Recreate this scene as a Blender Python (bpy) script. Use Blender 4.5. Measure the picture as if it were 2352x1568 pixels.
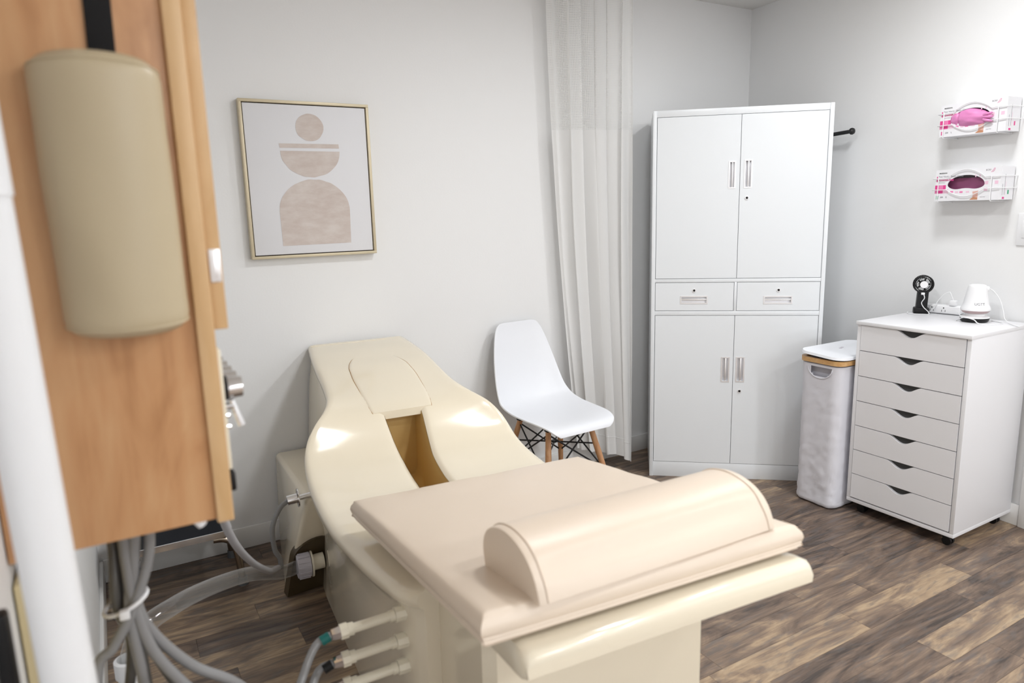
import bpy, bmesh, math, random
from mathutils import Vector, Matrix
random.seed(7)
S = bpy.context.scene
COL = S.collection
for o in list(bpy.data.objects):
    bpy.data.objects.remove(o, do_unlink=True)

# ------------------------------------------------------------------ camera
CAM = Vector((-3.31489, -2.92860, 1.36))
YAW, PITCH, ROLL, FPX = 0.525279, 0.185703, 0.026211, 1600.0
_f = Vector((math.sin(YAW) * math.cos(PITCH), math.cos(YAW) * math.cos(PITCH), -math.sin(PITCH)))
_r = Vector((math.cos(YAW), -math.sin(YAW), 0))
_d = _f.cross(_r)
_r2 = _r * math.cos(ROLL) + _d * math.sin(ROLL)
_d2 = _d * math.cos(ROLL) - _r * math.sin(ROLL)
cd = bpy.data.cameras.new('camera')
cam = bpy.data.objects.new('camera', cd)
COL.objects.link(cam)
cam.matrix_world = Matrix(((_r2.x, -_d2.x, -_f.x, CAM.x), (_r2.y, -_d2.y, -_f.y, CAM.y), (_r2.z, -_d2.z, -_f.z, CAM.z), (0, 0, 0, 1)))
cd.sensor_width = 36.0
cd.lens = FPX / 2352 * 36.0
cd.clip_start = 0.02
cd.dof.use_dof = True
cd.dof.focus_distance = 3.3
cd.dof.aperture_fstop = 3.2
S.camera = cam

# ------------------------------------------------------------------ world, lights, exposure
W = bpy.data.worlds.new('world')
S.world = W
W.use_nodes = True
W.node_tree.nodes['Background'].inputs[0].default_value = (0.8, 0.85, 1.0, 1)
W.node_tree.nodes['Background'].inputs[1].default_value = 0.15
S.view_settings.view_transform = 'Standard'
S.view_settings.look = 'None'
S.view_settings.gamma = 1.0
S.view_settings.exposure = 0.40
S.view_settings.use_curve_mapping = False
CEIL = 2.435


LAMPS = [(-0.85, -1.5, 7.5), (-1.9, -1.5, 8.5), (-0.85, -3.0, 6.5), (-1.9, -3.0, 6.0), (-0.85, -4.6, 18.0), (-1.9, -4.6, 14.0), (-0.85, -6.2, 25.0), (-1.9, -6.2, 19.0)]  # the four farthest lamps are added, unseen, for even frontal fill
for (lx, ly, pw) in LAMPS:
    L = bpy.data.lights.new('downlight', 'AREA')
    L.shape = 'DISK'
    L.size = 0.24
    L.energy = pw
    L.color = (0.965, 0.985, 1.0)
    o = bpy.data.objects.new('downlight_lamp', L)
    COL.objects.link(o)
    o.location = (lx, ly, CEIL - 0.012)

# ------------------------------------------------------------------ materials


def nmat(name):
    m = bpy.data.materials.new(name)
    m.use_nodes = True
    nt = m.node_tree
    return m, nt, nt.nodes['Principled BSDF']


def simple(name, col, rough=0.5, metal=0.0, coat=0.0, bump=0.0, bscale=200.0, var=0.0, spec=0.5):
    m, nt, b = nmat(name)
    b.inputs['Base Color'].default_value = (*col, 1)
    b.inputs['Roughness'].default_value = rough
    b.inputs['Metallic'].default_value = metal
    b.inputs['Coat Weight'].default_value = coat
    b.inputs['Coat Roughness'].default_value = 0.05
    b.inputs['Specular IOR Level'].default_value = spec
    tc = nt.nodes.new('ShaderNodeTexCoord')
    nz = nt.nodes.new('ShaderNodeTexNoise')
    nz.inputs['Scale'].default_value = bscale
    nz.inputs['Detail'].default_value = 3
    nt.links.new(tc.outputs['Object'], nz.inputs['Vector'])
    if bump > 0:
        bp = nt.nodes.new('ShaderNodeBump')
        bp.inputs['Strength'].default_value = bump
        bp.inputs['Distance'].default_value = 0.002
        nt.links.new(nz.outputs['Fac'], bp.inputs['Height'])
        nt.links.new(bp.outputs['Normal'], b.inputs['Normal'])
    if var > 0:
        n2 = nt.nodes.new('ShaderNodeTexNoise')
        n2.inputs['Scale'].default_value = 3.0
        n2.inputs['Detail'].default_value = 4
        nt.links.new(tc.outputs['Object'], n2.inputs['Vector'])
        mx = nt.nodes.new('ShaderNodeMix')
        mx.data_type = 'RGBA'
        mx.inputs[6].default_value = (*[c * (1 - var) for c in col], 1)
        mx.inputs[7].default_value = (*[min(1, c * (1 + var)) for c in col], 1)
        nt.links.new(n2.outputs['Fac'], mx.inputs[0])
        nt.links.new(mx.outputs[2], b.inputs['Base Color'])
    return m


def ramp(nt, stops):
    r = nt.nodes.new('ShaderNodeValToRGB')
    els = r.color_ramp.elements
    while len(els) < len(stops):
        els.new(0.5)
    for e, (p, c) in zip(els, stops):
        e.position = p
        e.color = (*c, 1)
    return r


def wood_mat(name, c1, c2, c3, scale=(26, 26, 1.3), rough=0.4):
    m, nt, b = nmat(name)
    tc = nt.nodes.new('ShaderNodeTexCoord')
    mp = nt.nodes.new('ShaderNodeMapping')
    mp.inputs['Scale'].default_value = scale
    nz = nt.nodes.new('ShaderNodeTexNoise')
    nz.inputs['Scale'].default_value = 1.0
    nz.inputs['Detail'].default_value = 6
    nz.inputs['Roughness'].default_value = 0.55
    nz.inputs['Distortion'].default_value = 0.6
    nt.links.new(tc.outputs['Object'], mp.inputs['Vector'])
    nt.links.new(mp.outputs['Vector'], nz.inputs['Vector'])
    mp2 = nt.nodes.new('ShaderNodeMapping')
    mp2.inputs['Scale'].default_value = (scale[0] * 0.55, scale[1] * 0.55, scale[2] * 2.6)
    n2 = nt.nodes.new('ShaderNodeTexNoise')
    n2.inputs['Scale'].default_value = 1.0
    n2.inputs['Detail'].default_value = 3
    n2.inputs['Distortion'].default_value = 2.5
    nt.links.new(tc.outputs['Object'], mp2.inputs['Vector'])
    nt.links.new(mp2.outputs['Vector'], n2.inputs['Vector'])
    av = nt.nodes.new('ShaderNodeMath'); av.operation = 'MULTIPLY_ADD'; av.inputs[1].default_value = 0.55
    hf = nt.nodes.new('ShaderNodeMath'); hf.operation = 'MULTIPLY'; hf.inputs[1].default_value = 0.45
    nt.links.new(n2.outputs['Fac'], hf.inputs[0])
    nt.links.new(nz.outputs['Fac'], av.inputs[0]); nt.links.new(hf.outputs[0], av.inputs[2])
    r = ramp(nt, [(0.34, c1), (0.48, c2), (0.64, c3)])
    nt.links.new(av.outputs[0], r.inputs['Fac'])
    nt.links.new(r.outputs['Color'], b.inputs['Base Color'])
    b.inputs['Roughness'].default_value = rough
    return m


def plank_mat():
    m, nt, b = nmat('rustic_oak_vinyl')
    oi = nt.nodes.new('ShaderNodeObjectInfo')
    tc = nt.nodes.new('ShaderNodeTexCoord')
    sc = nt.nodes.new('ShaderNodeVectorMath'); sc.operation = 'SCALE'
    cmb = nt.nodes.new('ShaderNodeCombineXYZ')
    for i in range(3):
        nt.links.new(oi.outputs['Random'], cmb.inputs[i])
    nt.links.new(cmb.outputs[0], sc.inputs[0]); sc.inputs['Scale'].default_value = 37.0
    add = nt.nodes.new('ShaderNodeVectorMath'); add.operation = 'ADD'
    nt.links.new(tc.outputs['Object'], add.inputs[0]); nt.links.new(sc.outputs[0], add.inputs[1])

    def noise(scale, detail, dist):
        mp = nt.nodes.new('ShaderNodeMapping'); mp.inputs['Scale'].default_value = scale
        n = nt.nodes.new('ShaderNodeTexNoise'); n.inputs['Scale'].default_value = 1
        n.inputs['Detail'].default_value = detail; n.inputs['Distortion'].default_value = dist
        n.inputs['Roughness'].default_value = 0.6
        nt.links.new(add.outputs[0], mp.inputs['Vector']); nt.links.new(mp.outputs[0], n.inputs['Vector'])
        return n.outputs['Fac']
    big = noise((2.4, 12, 1), 7, 1.9)
    fine = noise((9, 150, 1), 5, 0.4)
    knots = noise((5, 22, 1), 6, 2.2)
    r1 = ramp(nt, [(0.26, (0.055, 0.042, 0.035)), (0.40, (0.14, 0.098, 0.074)), (0.53, (0.225, 0.16, 0.115)), (0.66, (0.38, 0.272, 0.175)), (0.80, (0.50, 0.375, 0.245))])
    # shift by per-plank random
    ad = nt.nodes.new('ShaderNodeMath'); ad.operation = 'MULTIPLY_ADD'
    nt.links.new(oi.outputs['Random'], ad.inputs[0]); ad.inputs[1].default_value = 0.26; ad.inputs[2].default_value = -0.13
    su = nt.nodes.new('ShaderNodeMath'); su.operation = 'ADD'
    nt.links.new(big, su.inputs[0]); nt.links.new(ad.outputs[0], su.inputs[1])
    f2 = nt.nodes.new('ShaderNodeMath'); f2.operation = 'MULTIPLY_ADD'
    nt.links.new(fine, f2.inputs[0]); f2.inputs[1].default_value = 0.34; f2.inputs[2].default_value = -0.17
    su2 = nt.nodes.new('ShaderNodeMath'); su2.operation = 'ADD'
    nt.links.new(su.outputs[0], su2.inputs[0]); nt.links.new(f2.outputs[0], su2.inputs[1])
    nt.links.new(su2.outputs[0], r1.inputs['Fac'])
    # bluish grey weathering
    r2 = ramp(nt, [(0.5, (0, 0, 0)), (0.66, (1, 1, 1))])
    nt.links.new(knots, r2.inputs['Fac'])
    mf = nt.nodes.new('ShaderNodeMath'); mf.operation = 'MULTIPLY'; mf.inputs[1].default_value = 0.5
    nt.links.new(r2.outputs['Color'], mf.inputs[0])
    mx = nt.nodes.new('ShaderNodeMix'); mx.data_type = 'RGBA'
    nt.links.new(mf.outputs[0], mx.inputs[0]); nt.links.new(r1.outputs['Color'], mx.inputs[6])
    mx.inputs[7].default_value = (0.13, 0.122, 0.122, 1)
    nt.links.new(mx.outputs[2], b.inputs['Base Color'])
    b.inputs['Roughness'].default_value = 0.42
    bp = nt.nodes.new('ShaderNodeBump'); bp.inputs['Strength'].default_value = 0.15; bp.inputs['Distance'].default_value = 0.001
    nt.links.new(fine, bp.inputs['Height']); nt.links.new(bp.outputs['Normal'], b.inputs['Normal'])
    return m


def clear_mat(name, tint, alpha, rough=0.06):
    m, nt, b = nmat(name)
    nt.nodes.remove(b)
    out = nt.nodes['Material Output']
    tr = nt.nodes.new('ShaderNodeBsdfTransparent'); tr.inputs[0].default_value = (*tint, 1)
    df = nt.nodes.new('ShaderNodeBsdfPrincipled'); df.inputs['Base Color'].default_value = (0.75, 0.75, 0.75, 1)
    df.inputs['Roughness'].default_value = rough; df.inputs['Specular IOR Level'].default_value = 0.8
    lw = nt.nodes.new('ShaderNodeLayerWeight'); lw.inputs['Blend'].default_value = 0.5
    fr = nt.nodes.new('ShaderNodeMath'); fr.operation = 'POWER'; fr.inputs[1].default_value = 3.2
    nt.links.new(lw.outputs['Facing'], fr.inputs[0])
    sc_ = nt.nodes.new('ShaderNodeMath'); sc_.operation = 'MULTIPLY'; sc_.inputs[1].default_value = 0.75
    nt.links.new(fr.outputs[0], sc_.inputs[0]); fr = sc_
    ad = nt.nodes.new('ShaderNodeMath'); ad.operation = 'ADD'; ad.use_clamp = True; ad.inputs[1].default_value = alpha
    nt.links.new(fr.outputs[0], ad.inputs[0])
    mx = nt.nodes.new('ShaderNodeMixShader')
    nt.links.new(ad.outputs[0], mx.inputs[0]); nt.links.new(tr.outputs[0], mx.inputs[1]); nt.links.new(df.outputs[0], mx.inputs[2])
    gl = nt.nodes.new('ShaderNodeBsdfGlossy'); gl.inputs['Roughness'].default_value = 0.07
    m2 = nt.nodes.new('ShaderNodeMixShader'); m2.inputs[0].default_value = 0.07
    nt.links.new(mx.outputs[0], m2.inputs[1]); nt.links.new(gl.outputs[0], m2.inputs[2])
    nt.links.new(m2.outputs[0], out.inputs['Surface'])
    return m


def fabric_mat(name, col, trans=0.25, net=False):
    m, nt, b = nmat(name)
    out = nt.nodes['Material Output']
    b.inputs['Base Color'].default_value = (*col, 1)
    b.inputs['Roughness'].default_value = 0.9
    b.inputs['Specular IOR Level'].default_value = 0.1
    tl = nt.nodes.new('ShaderNodeBsdfTranslucent'); tl.inputs[0].default_value = (*col, 1)
    mx = nt.nodes.new('ShaderNodeMixShader'); mx.inputs[0].default_value = trans
    nt.links.new(b.outputs[0], mx.inputs[1]); nt.links.new(tl.outputs[0], mx.inputs[2])
    last = mx.outputs[0]
    tc = nt.nodes.new('ShaderNodeTexCoord')
    if net:
        sp = nt.nodes.new('ShaderNodeSeparateXYZ'); nt.links.new(tc.outputs['UV'], sp.inputs[0])
        vals = []
        for i in (0, 1):
            mu = nt.nodes.new('ShaderNodeMath'); mu.operation = 'MULTIPLY'; mu.inputs[1].default_value = 1 / 0.0075
            nt.links.new(sp.outputs[i], mu.inputs[0])
            fr = nt.nodes.new('ShaderNodeMath'); fr.operation = 'FRACT'; nt.links.new(mu.outputs[0], fr.inputs[0])
            gt = nt.nodes.new('ShaderNodeMath'); gt.operation = 'GREATER_THAN'; gt.inputs[1].default_value = 0.5
            nt.links.new(fr.outputs[0], gt.inputs[0]); vals.append(gt.outputs[0])
        ml = nt.nodes.new('ShaderNodeMath'); ml.operation = 'MULTIPLY'
        nt.links.new(vals[0], ml.inputs[0]); nt.links.new(vals[1], ml.inputs[1])
        tr = nt.nodes.new('ShaderNodeBsdfTransparent')
        m2 = nt.nodes.new('ShaderNodeMixShader')
        nt.links.new(ml.outputs[0], m2.inputs[0]); nt.links.new(last, m2.inputs[1]); nt.links.new(tr.outputs[0], m2.inputs[2])
        last = m2.outputs[0]
    else:
        wv = nt.nodes.new('ShaderNodeTexNoise'); wv.inputs['Scale'].default_value = 300
        nt.links.new(tc.outputs['Object'], wv.inputs['Vector'])
        bp = nt.nodes.new('ShaderNodeBump'); bp.inputs['Strength'].default_value = 0.1; bp.inputs['Distance'].default_value = 0.001
        nt.links.new(wv.outputs['Fac'], bp.inputs['Height']); nt.links.new(bp.outputs['Normal'], b.inputs['Normal'])
    nt.links.new(last, out.inputs['Surface'])
    return m


def wash_mat(name, c1, c2):
    m, nt, b = nmat(name)
    tc = nt.nodes.new('ShaderNodeTexCoord')
    mp = nt.nodes.new('ShaderNodeMapping'); mp.inputs['Scale'].default_value = (9, 1, 24)
    nz = nt.nodes.new('ShaderNodeTexNoise'); nz.inputs['Scale'].default_value = 1; nz.inputs['Detail'].default_value = 9
    nz.inputs['Roughness'].default_value = 0.65
    nt.links.new(tc.outputs['Object'], mp.inputs[0]); nt.links.new(mp.outputs[0], nz.inputs['Vector'])
    r = ramp(nt, [(0.35, c1), (0.65, c2)])
    nt.links.new(nz.outputs['Fac'], r.inputs['Fac']); nt.links.new(r.outputs['Color'], b.inputs['Base Color'])
    b.inputs['Roughness'].default_value = 0.8
    return m


M = dict(
    wall=simple('wall_paint', (0.85, 0.855, 0.86), 0.75, bump=0.12, bscale=120),
    ceil=simple('ceiling_paint', (0.80, 0.79, 0.77), 0.8, bump=0.1, bscale=90),
    trim=simple('trim_paint', (0.83, 0.83, 0.82), 0.35),
    subfloor=simple('subfloor', (0.03, 0.025, 0.022), 0.9),
    plank=plank_mat(),
    gel=simple('cream_gelcoat', (0.85, 0.77, 0.615), 0.16, coat=0.45),
    slot=simple('gelcoat_slot_shade', (0.66, 0.46, 0.19), 0.35),  # cream gelcoat turned ochre: bounced light and shade inside the slot, painted in
    vinyl=simple('beige_vinyl', (0.755, 0.64, 0.525), 0.38, bump=0.08, bscale=500, var=0.02),
    khaki=simple('khaki_vinyl', (0.50, 0.415, 0.275), 0.42, bump=0.06, bscale=500, var=0.03),
    maple=wood_mat('maple_veneer', (0.41, 0.195, 0.08), (0.565, 0.30, 0.14), (0.62, 0.36, 0.18)),
    mapleedge=wood_mat('maple_edge', (0.60, 0.37, 0.17), (0.66, 0.43, 0.22), (0.70, 0.47, 0.25)),
    beech=wood_mat('beech_leg', (0.42, 0.20, 0.09), (0.52, 0.27, 0.13), (0.58, 0.33, 0.17), (60, 60, 5), 0.45),
    bamboo=wood_mat('bamboo_rim', (0.52, 0.28, 0.10), (0.60, 0.35, 0.14), (0.66, 0.42, 0.20), (40, 40, 40), 0.4),
    steel=simple('white_powder_coat', (0.79, 0.82, 0.85), 0.32, bump=0.03, bscale=700),
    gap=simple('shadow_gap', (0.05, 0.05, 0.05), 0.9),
    gelam=simple('white_laminate', (0.80, 0.80, 0.825), 0.38, bump=0.03, bscale=300),
    chrome=simple('chrome', (0.85, 0.85, 0.86), 0.08, 1.0),
    alu=simple('brushed_aluminium', (0.90, 0.90, 0.92), 0.38, 0.9),
    gun=simple('dark_chrome', (0.32, 0.27, 0.22), 0.18, 1.0),
    black=simple('black_plastic', (0.008, 0.008, 0.009), 0.45, spec=0.3),
    blackm=simple('black_metal', (0.012, 0.012, 0.013), 0.35, spec=0.4),
    navy=simple('black_rubber_tread', (0.008, 0.010, 0.015), 0.7, bump=0.2, bscale=400, spec=0.2),
    strap=simple('black_webbing', (0.006, 0.006, 0.007), 0.9, bump=0.3, bscale=900),
    grey=simple('grey_rubber', (0.13, 0.14, 0.15), 0.6),
    chair=simple('white_polypropylene', (0.85, 0.87, 0.915), 0.38),
    plast=simple('white_plastic', (0.84, 0.845, 0.86), 0.3),
    pvc=simple('white_pvc', (0.80, 0.81, 0.83), 0.35),
    capgrey=simple('lilac_grey_plastic', (0.62, 0.60, 0.66), 0.45),
    ivory=simple('ivory_pvc', (0.85, 0.80, 0.66), 0.3),
    hose=clear_mat('clear_vinyl_hose', (0.90, 0.90, 0.89), 0.035),
    hosegrey=simple('milky_hose', (0.25, 0.25, 0.255), 0.2),
    hosedark=simple('smoky_hose', (0.11, 0.105, 0.10), 0.2),
    braid=simple('braided_hose', (0.48, 0.48, 0.51), 0.25, bump=0.5, bscale=600),
    teal=simple('teal_band', (0.0, 0.12, 0.11), 0.5),
    curtain=fabric_mat('white_curtain', (0.93, 0.93, 0.925), 0.4),
    net=fabric_mat('white_net', (0.93, 0.93, 0.92), 0.4, net=True),
    linen=fabric_mat('white_liner', (0.80, 0.80, 0.86), 0.12),
    canvas=simple('canvas_white', (0.78, 0.785, 0.815), 0.85, var=0.03),
    wash=wash_mat('taupe_wash', (0.58, 0.495, 0.455), (0.68, 0.62, 0.585)),
    gold=simple('pale_gold_frame', (0.62, 0.54, 0.38), 0.4, 0.2),
    bronze=simple('dark_liner', (0.05, 0.03, 0.02), 0.5),
    card=simple('white_carton', (0.82, 0.82, 0.85), 0.5),
    pink=simple('print_magenta', (0.72, 0.06, 0.28), 0.5),
    pink2=simple('print_rose', (0.80, 0.22, 0.45), 0.5),
    pink3=simple('print_pale_pink', (0.82, 0.55, 0.68), 0.5),
    ink=simple('print_grey', (0.22, 0.21, 0.24), 0.6),
    inkdark=simple('print_black', (0.03, 0.03, 0.035), 0.6),
    green=simple('print_green', (0.02, 0.35, 0.16), 0.5),
    skin=simple('print_skin', (0.70, 0.42, 0.36), 0.5),
    skin2=simple('print_tan', (0.52, 0.25, 0.14), 0.5),
    glove=simple('pink_nitrile', (0.70, 0.24, 0.50), 0.4),
    gloved=simple('plum_nitrile', (0.42, 0.12, 0.27), 0.5),
    rose=simple('rose_gold_band', (0.45, 0.34, 0.34), 0.3, 0.6),
)
mt, nt_, b_ = nmat('lamp_diffuser')
b_.inputs['Emission Color'].default_value = (1, 0.97, 0.94, 1)
b_.inputs['Emission Strength'].default_value = 6.0
M['diffuser'] = mt

# ------------------------------------------------------------------ helpers


def tag(o, label=None, cat=None, group=None, kind=None):
    if label: o['label'] = label
    if cat: o['category'] = cat
    if group: o['group'] = group
    if kind: o['kind'] = kind
    return o


def thing(name, label, cat, loc=(0, 0, 0), rz=0.0, group=None):
    o = bpy.data.objects.new(name, None)
    o.empty_display_size = 0.05
    COL.objects.link(o)
    o.location = loc
    o.rotation_euler = (0, 0, rz)
    return tag(o, label, cat, group)


class MB:
    def __init__(self):
        self.bm = bmesh.new()

    def _merge(self, b2, bev=0.0, seg=2):
        if bev > 0:
            bmesh.ops.bevel(b2, geom=list(b2.edges), offset=bev, segments=seg, profile=0.5, affect='EDGES', clamp_overlap=True)
        me = bpy.data.meshes.new('tmp')
        b2.to_mesh(me)
        b2.free()
        self.bm.from_mesh(me)
        bpy.data.meshes.remove(me)
        return self

    def box(self, x0, x1, y0, y1, z0, z1, bev=0.0, seg=2, mat=None):
        b2 = bmesh.new()
        bmesh.ops.create_cube(b2, size=1.0)
        for v in b2.verts:
            v.co = Vector(((x0 + x1) / 2 + v.co.x * (x1 - x0), (y0 + y1) / 2 + v.co.y * (y1 - y0), (z0 + z1) / 2 + v.co.z * (z1 - z0)))
        if mat is not None:
            for v in b2.verts: v.co = mat @ v.co
        return self._merge(b2, bev, seg)

    def cyl(self, p, q, r0, r1=None, n=20, caps=True):
        r1 = r0 if r1 is None else r1
        p, q = Vector(p), Vector(q)
        return self.tube([p, q], [r0, r1], n, caps)

    def tube(self, pts, r, n=12, caps=True):
        pts = [Vector(a) for a in pts]
        rs = r if isinstance(r, (list, tuple)) else [r] * len(pts)
        bm = self.bm
        rings = []
        up = None
        for i, c in enumerate(pts):
            t = (pts[min(i + 1, len(pts) - 1)] - pts[max(i - 1, 0)])
            if t.length < 1e-9: t = Vector((0, 0, 1))
            t.normalize()
            if up is None:
                a = Vector((0, 0, 1)) if abs(t.z) < 0.9 else Vector((1, 0, 0))
                up = (a - t * a.dot(t)).normalized()
            else:
                up = (up - t * up.dot(t)).normalized()
            s = t.cross(up)
            rings.append([bm.verts.new(c + (up * math.cos(2 * math.pi * k / n) + s * math.sin(2 * math.pi * k / n)) * rs[i]) for k in range(n)])
        for a, b in zip(rings[:-1], rings[1:]):
            for k in range(n):
                bm.faces.new((a[k], a[(k + 1) % n], b[(k + 1) % n], b[k]))
        if caps:
            bm.faces.new(list(reversed(rings[0])))
            bm.faces.new(rings[-1])
        return self

    def lathe(self, prof, c=(0, 0, 0), n=32, sx=1.0, sy=1.0):
        bm = self.bm
        rings = []
        for (r, z) in prof:
            if r < 1e-6:
                rings.append([bm.verts.new((c[0], c[1], c[2] + z))])
            else:
                rings.append([bm.verts.new((c[0] + r * sx * math.cos(2 * math.pi * k / n), c[1] + r * sy * math.sin(2 * math.pi * k / n), c[2] + z)) for k in range(n)])
        for a, b in zip(rings[:-1], rings[1:]):
            for k in range(n):
                k2 = (k + 1) % n
                if len(a) == 1 and len(b) == 1: continue
                if len(a) == 1: bm.faces.new((a[0], b[k2], b[k]))
                elif len(b) == 1: bm.faces.new((a[k], a[k2], b[0]))
                else: bm.faces.new((a[k], a[k2], b[k2], b[k]))
        return self

    def grid(self, rows, closed=False, skip=None):
        bm = self.bm
        vs = [[bm.verts.new(p) for p in r] for r in rows]
        for i in range(len(vs) - 1):
            m = len(vs[i])
            for j in range(m if closed else m - 1):
                if skip and skip(i, j): continue
                j2 = (j + 1) % m
                bm.faces.new((vs[i][j], vs[i][j2], vs[i + 1][j2], vs[i + 1][j]))
        return vs

    def prism(self, poly, f0, f1):
        """poly: list of (a,b); f0/f1 map (a,b)->3D for both caps"""
        bm = self.bm
        A = [bm.verts.new(f0(*q)) for q in poly]
        B = [bm.verts.new(f1(*q)) for q in poly]
        n = len(poly)
        bm.faces.new(A[::-1])
        bm.faces.new(B)
        for k in range(n):
            bm.faces.new((A[k], A[(k + 1) % n], B[(k + 1) % n], B[k]))
        return self

    def build(self, name, mat, parent=None, smooth=35.0, loc=None, rot=None, dbl=0.0):
        if dbl > 0:
            bmesh.ops.remove_doubles(self.bm, verts=self.bm.verts, dist=dbl)
        bmesh.ops.recalc_face_normals(self.bm, faces=self.bm.faces)
        me = bpy.data.meshes.new(name)
        self.bm.to_mesh(me)
        self.bm.free()
        return link(name, me, mat, parent, smooth, loc, rot)


def link(name, me, mat, parent=None, smooth=35.0, loc=None, rot=None):
    if smooth:
        for p in me.polygons: p.use_smooth = True
        me.set_sharp_from_angle(angle=math.radians(smooth))
    if mat is not None and len(me.materials) == 0:
        me.materials.append(mat if not isinstance(mat, str) else M[mat])
    o = bpy.data.objects.new(name, me)
    COL.objects.link(o)
    if parent is not None: o.parent = parent
    if loc is not None: o.location = loc
    if rot is not None: o.rotation_euler = rot
    return o


def adopt(o, par):
    """parent a part that was modelled in world coordinates"""
    m = Matrix.LocRotScale(par.location, par.rotation_euler, None).inverted()
    o.data.transform(m)
    o.parent = par
    return o


def smooth_path(pts, n=8):
    P = [Vector(p) for p in pts]
    P = [P[0] * 2 - P[1]] + P + [P[-1] * 2 - P[-2]]
    out = []
    for i in range(1, len(P) - 2):
        p0, p1, p2, p3 = P[i - 1:i + 3]
        for k in range(n):
            t = k / n
            out.append(0.5 * ((2 * p1) + (p2 - p0) * t + (2 * p0 - 5 * p1 + 4 * p2 - p3) * t * t + (3 * p1 - p0 - 3 * p2 + p3) * t ** 3))
    out.append(P[-2])
    return out


def interp(x, xs, ys):
    if x <= xs[0]: return ys[0]
    for a, b, c, d in zip(xs[:-1], xs[1:], ys[:-1], ys[1:]):
        if x <= b:
            return c + (d - c) * (x - a) / (b - a)
    return ys[-1]


def pchip(xs, ys):
    """smooth monotone-ish interpolation (cubic Hermite with limited slopes)"""
    n = len(xs)
    d = [(ys[i + 1] - ys[i]) / (xs[i + 1] - xs[i]) for i in range(n - 1)]
    m = [d[0]] + [0 if d[i - 1] * d[i] <= 0 else 2 * d[i - 1] * d[i] / (d[i - 1] + d[i]) for i in range(1, n - 1)] + [d[-1]]

    def f(x):
        if x <= xs[0]: return ys[0]
        if x >= xs[-1]: return ys[-1]
        i = max(k for k in range(n - 1) if xs[k] <= x)
        h = xs[i + 1] - xs[i]
        t = (x - xs[i]) / h
        return (2 * t ** 3 - 3 * t * t + 1) * ys[i] + (t ** 3 - 2 * t * t + t) * h * m[i] + (-2 * t ** 3 + 3 * t * t) * ys[i + 1] + (t ** 3 - t * t) * h * m[i + 1]
    return f


def text_mesh(s, size, align='LEFT', extrude=0.0, bold=0.0):
    cu = bpy.data.curves.new('txt', 'FONT')
    cu.body = s
    cu.size = size
    cu.extrude = extrude
    cu.offset = bold
    cu.align_x = align
    cu.resolution_u = 2
    o = bpy.data.objects.new('txt', cu)
    COL.objects.link(o)
    bpy.context.view_layer.update()
    dg = bpy.context.evaluated_depsgraph_get()
    me = bpy.data.meshes.new_from_object(o.evaluated_get(dg))
    bpy.data.objects.remove(o, do_unlink=True)
    bpy.data.curves.remove(cu)
    me.materials.clear()
    return me


def copy_tree(o, parent=None):
    c = o.copy()
    COL.objects.link(c)
    if parent is not None: c.parent = parent
    for ch in list(o.children):
        copy_tree(ch, c)
    return c


# ================================================================== ROOM
X0, YF = -3.46, -7.4                     # left wall, wall behind the camera
tag(MB().box(X0 - 0.1, 0.1, 0, 0.1, 0, CEIL).build('wall_back', 'wall'), kind='structure')
tag(MB().box(X0 - 0.1, X0, YF, 0, 0, CEIL).build('wall_left', 'wall'), kind='structure')
tag(MB().box(X0 - 0.1, 0.1, YF - 0.1, YF, 0, CEIL).build('wall_front', 'wall'), kind='structure')
WA = math.radians(4.0)                   # the right wall runs a few degrees off square
wr = MB().box(0, 0.1, -7.6, 0.05, 0, CEIL).build('wall_right', 'wall')
wr.rotation_euler = (0, 0, -WA)
tag(wr, kind='structure')
tag(MB().box(X0 - 0.1, 0.2, YF - 0.1, 0.1, CEIL, CEIL + 0.08).build('ceiling', 'ceil'), kind='structure')

floor = MB().box(X0 - 0.05, 0.05, YF, 0.05, -0.06, -0.004).build('floor', 'subfloor')
tag(floor, kind='structure')
PW, SEAM = 0.114, -0.595
fixed = {0: -2.99, 1: -3.195, 8: -1.345, 7: -0.916, 10: -0.697, 11: -0.87, 9: -1.10, 12: -1.25, 5: -0.42, 6: -1.02}
plank_meshes = {}


def plank_mesh(L):
    if L not in plank_meshes:
        mb = MB()
        mb.box(-L / 2 + 0.0004, L / 2 - 0.0004, -PW / 2 + 0.0004, PW / 2 - 0.0004, -0.004, 0.0)
        bmesh.ops.recalc_face_normals(mb.bm, faces=mb.bm.faces)
        me = bpy.data.meshes.new('plank'); mb.bm.to_mesh(me); mb.bm.free()
        me.materials.append(M['plank'])
        plank_meshes[L] = me
    return plank_meshes[L]


LENS = [0.46, 0.61, 0.76, 0.92]
for r in range(-6, 36):
    y = SEAM + PW / 2 - r * PW
    if y < -3.4 or y > 0.05: continue
    end = fixed.get(r, random.uniform(-2.6, -0.9))
    x = end
    while x < 0.02:                      # to the right of the known end joint
        L = random.choice(LENS)
        o = bpy.data.objects.new('plank', plank_mesh(L)); COL.objects.link(o)
        o.location = (x + L / 2, y, 0); o.parent = floor
        x += L
    x = end
    while x > X0 - 0.02:
        L = random.choice(LENS)
        o = bpy.data.objects.new('plank', plank_mesh(L)); COL.objects.link(o)
        o.location = (x - L / 2, y, 0); o.parent = floor
        x -= L

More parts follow.
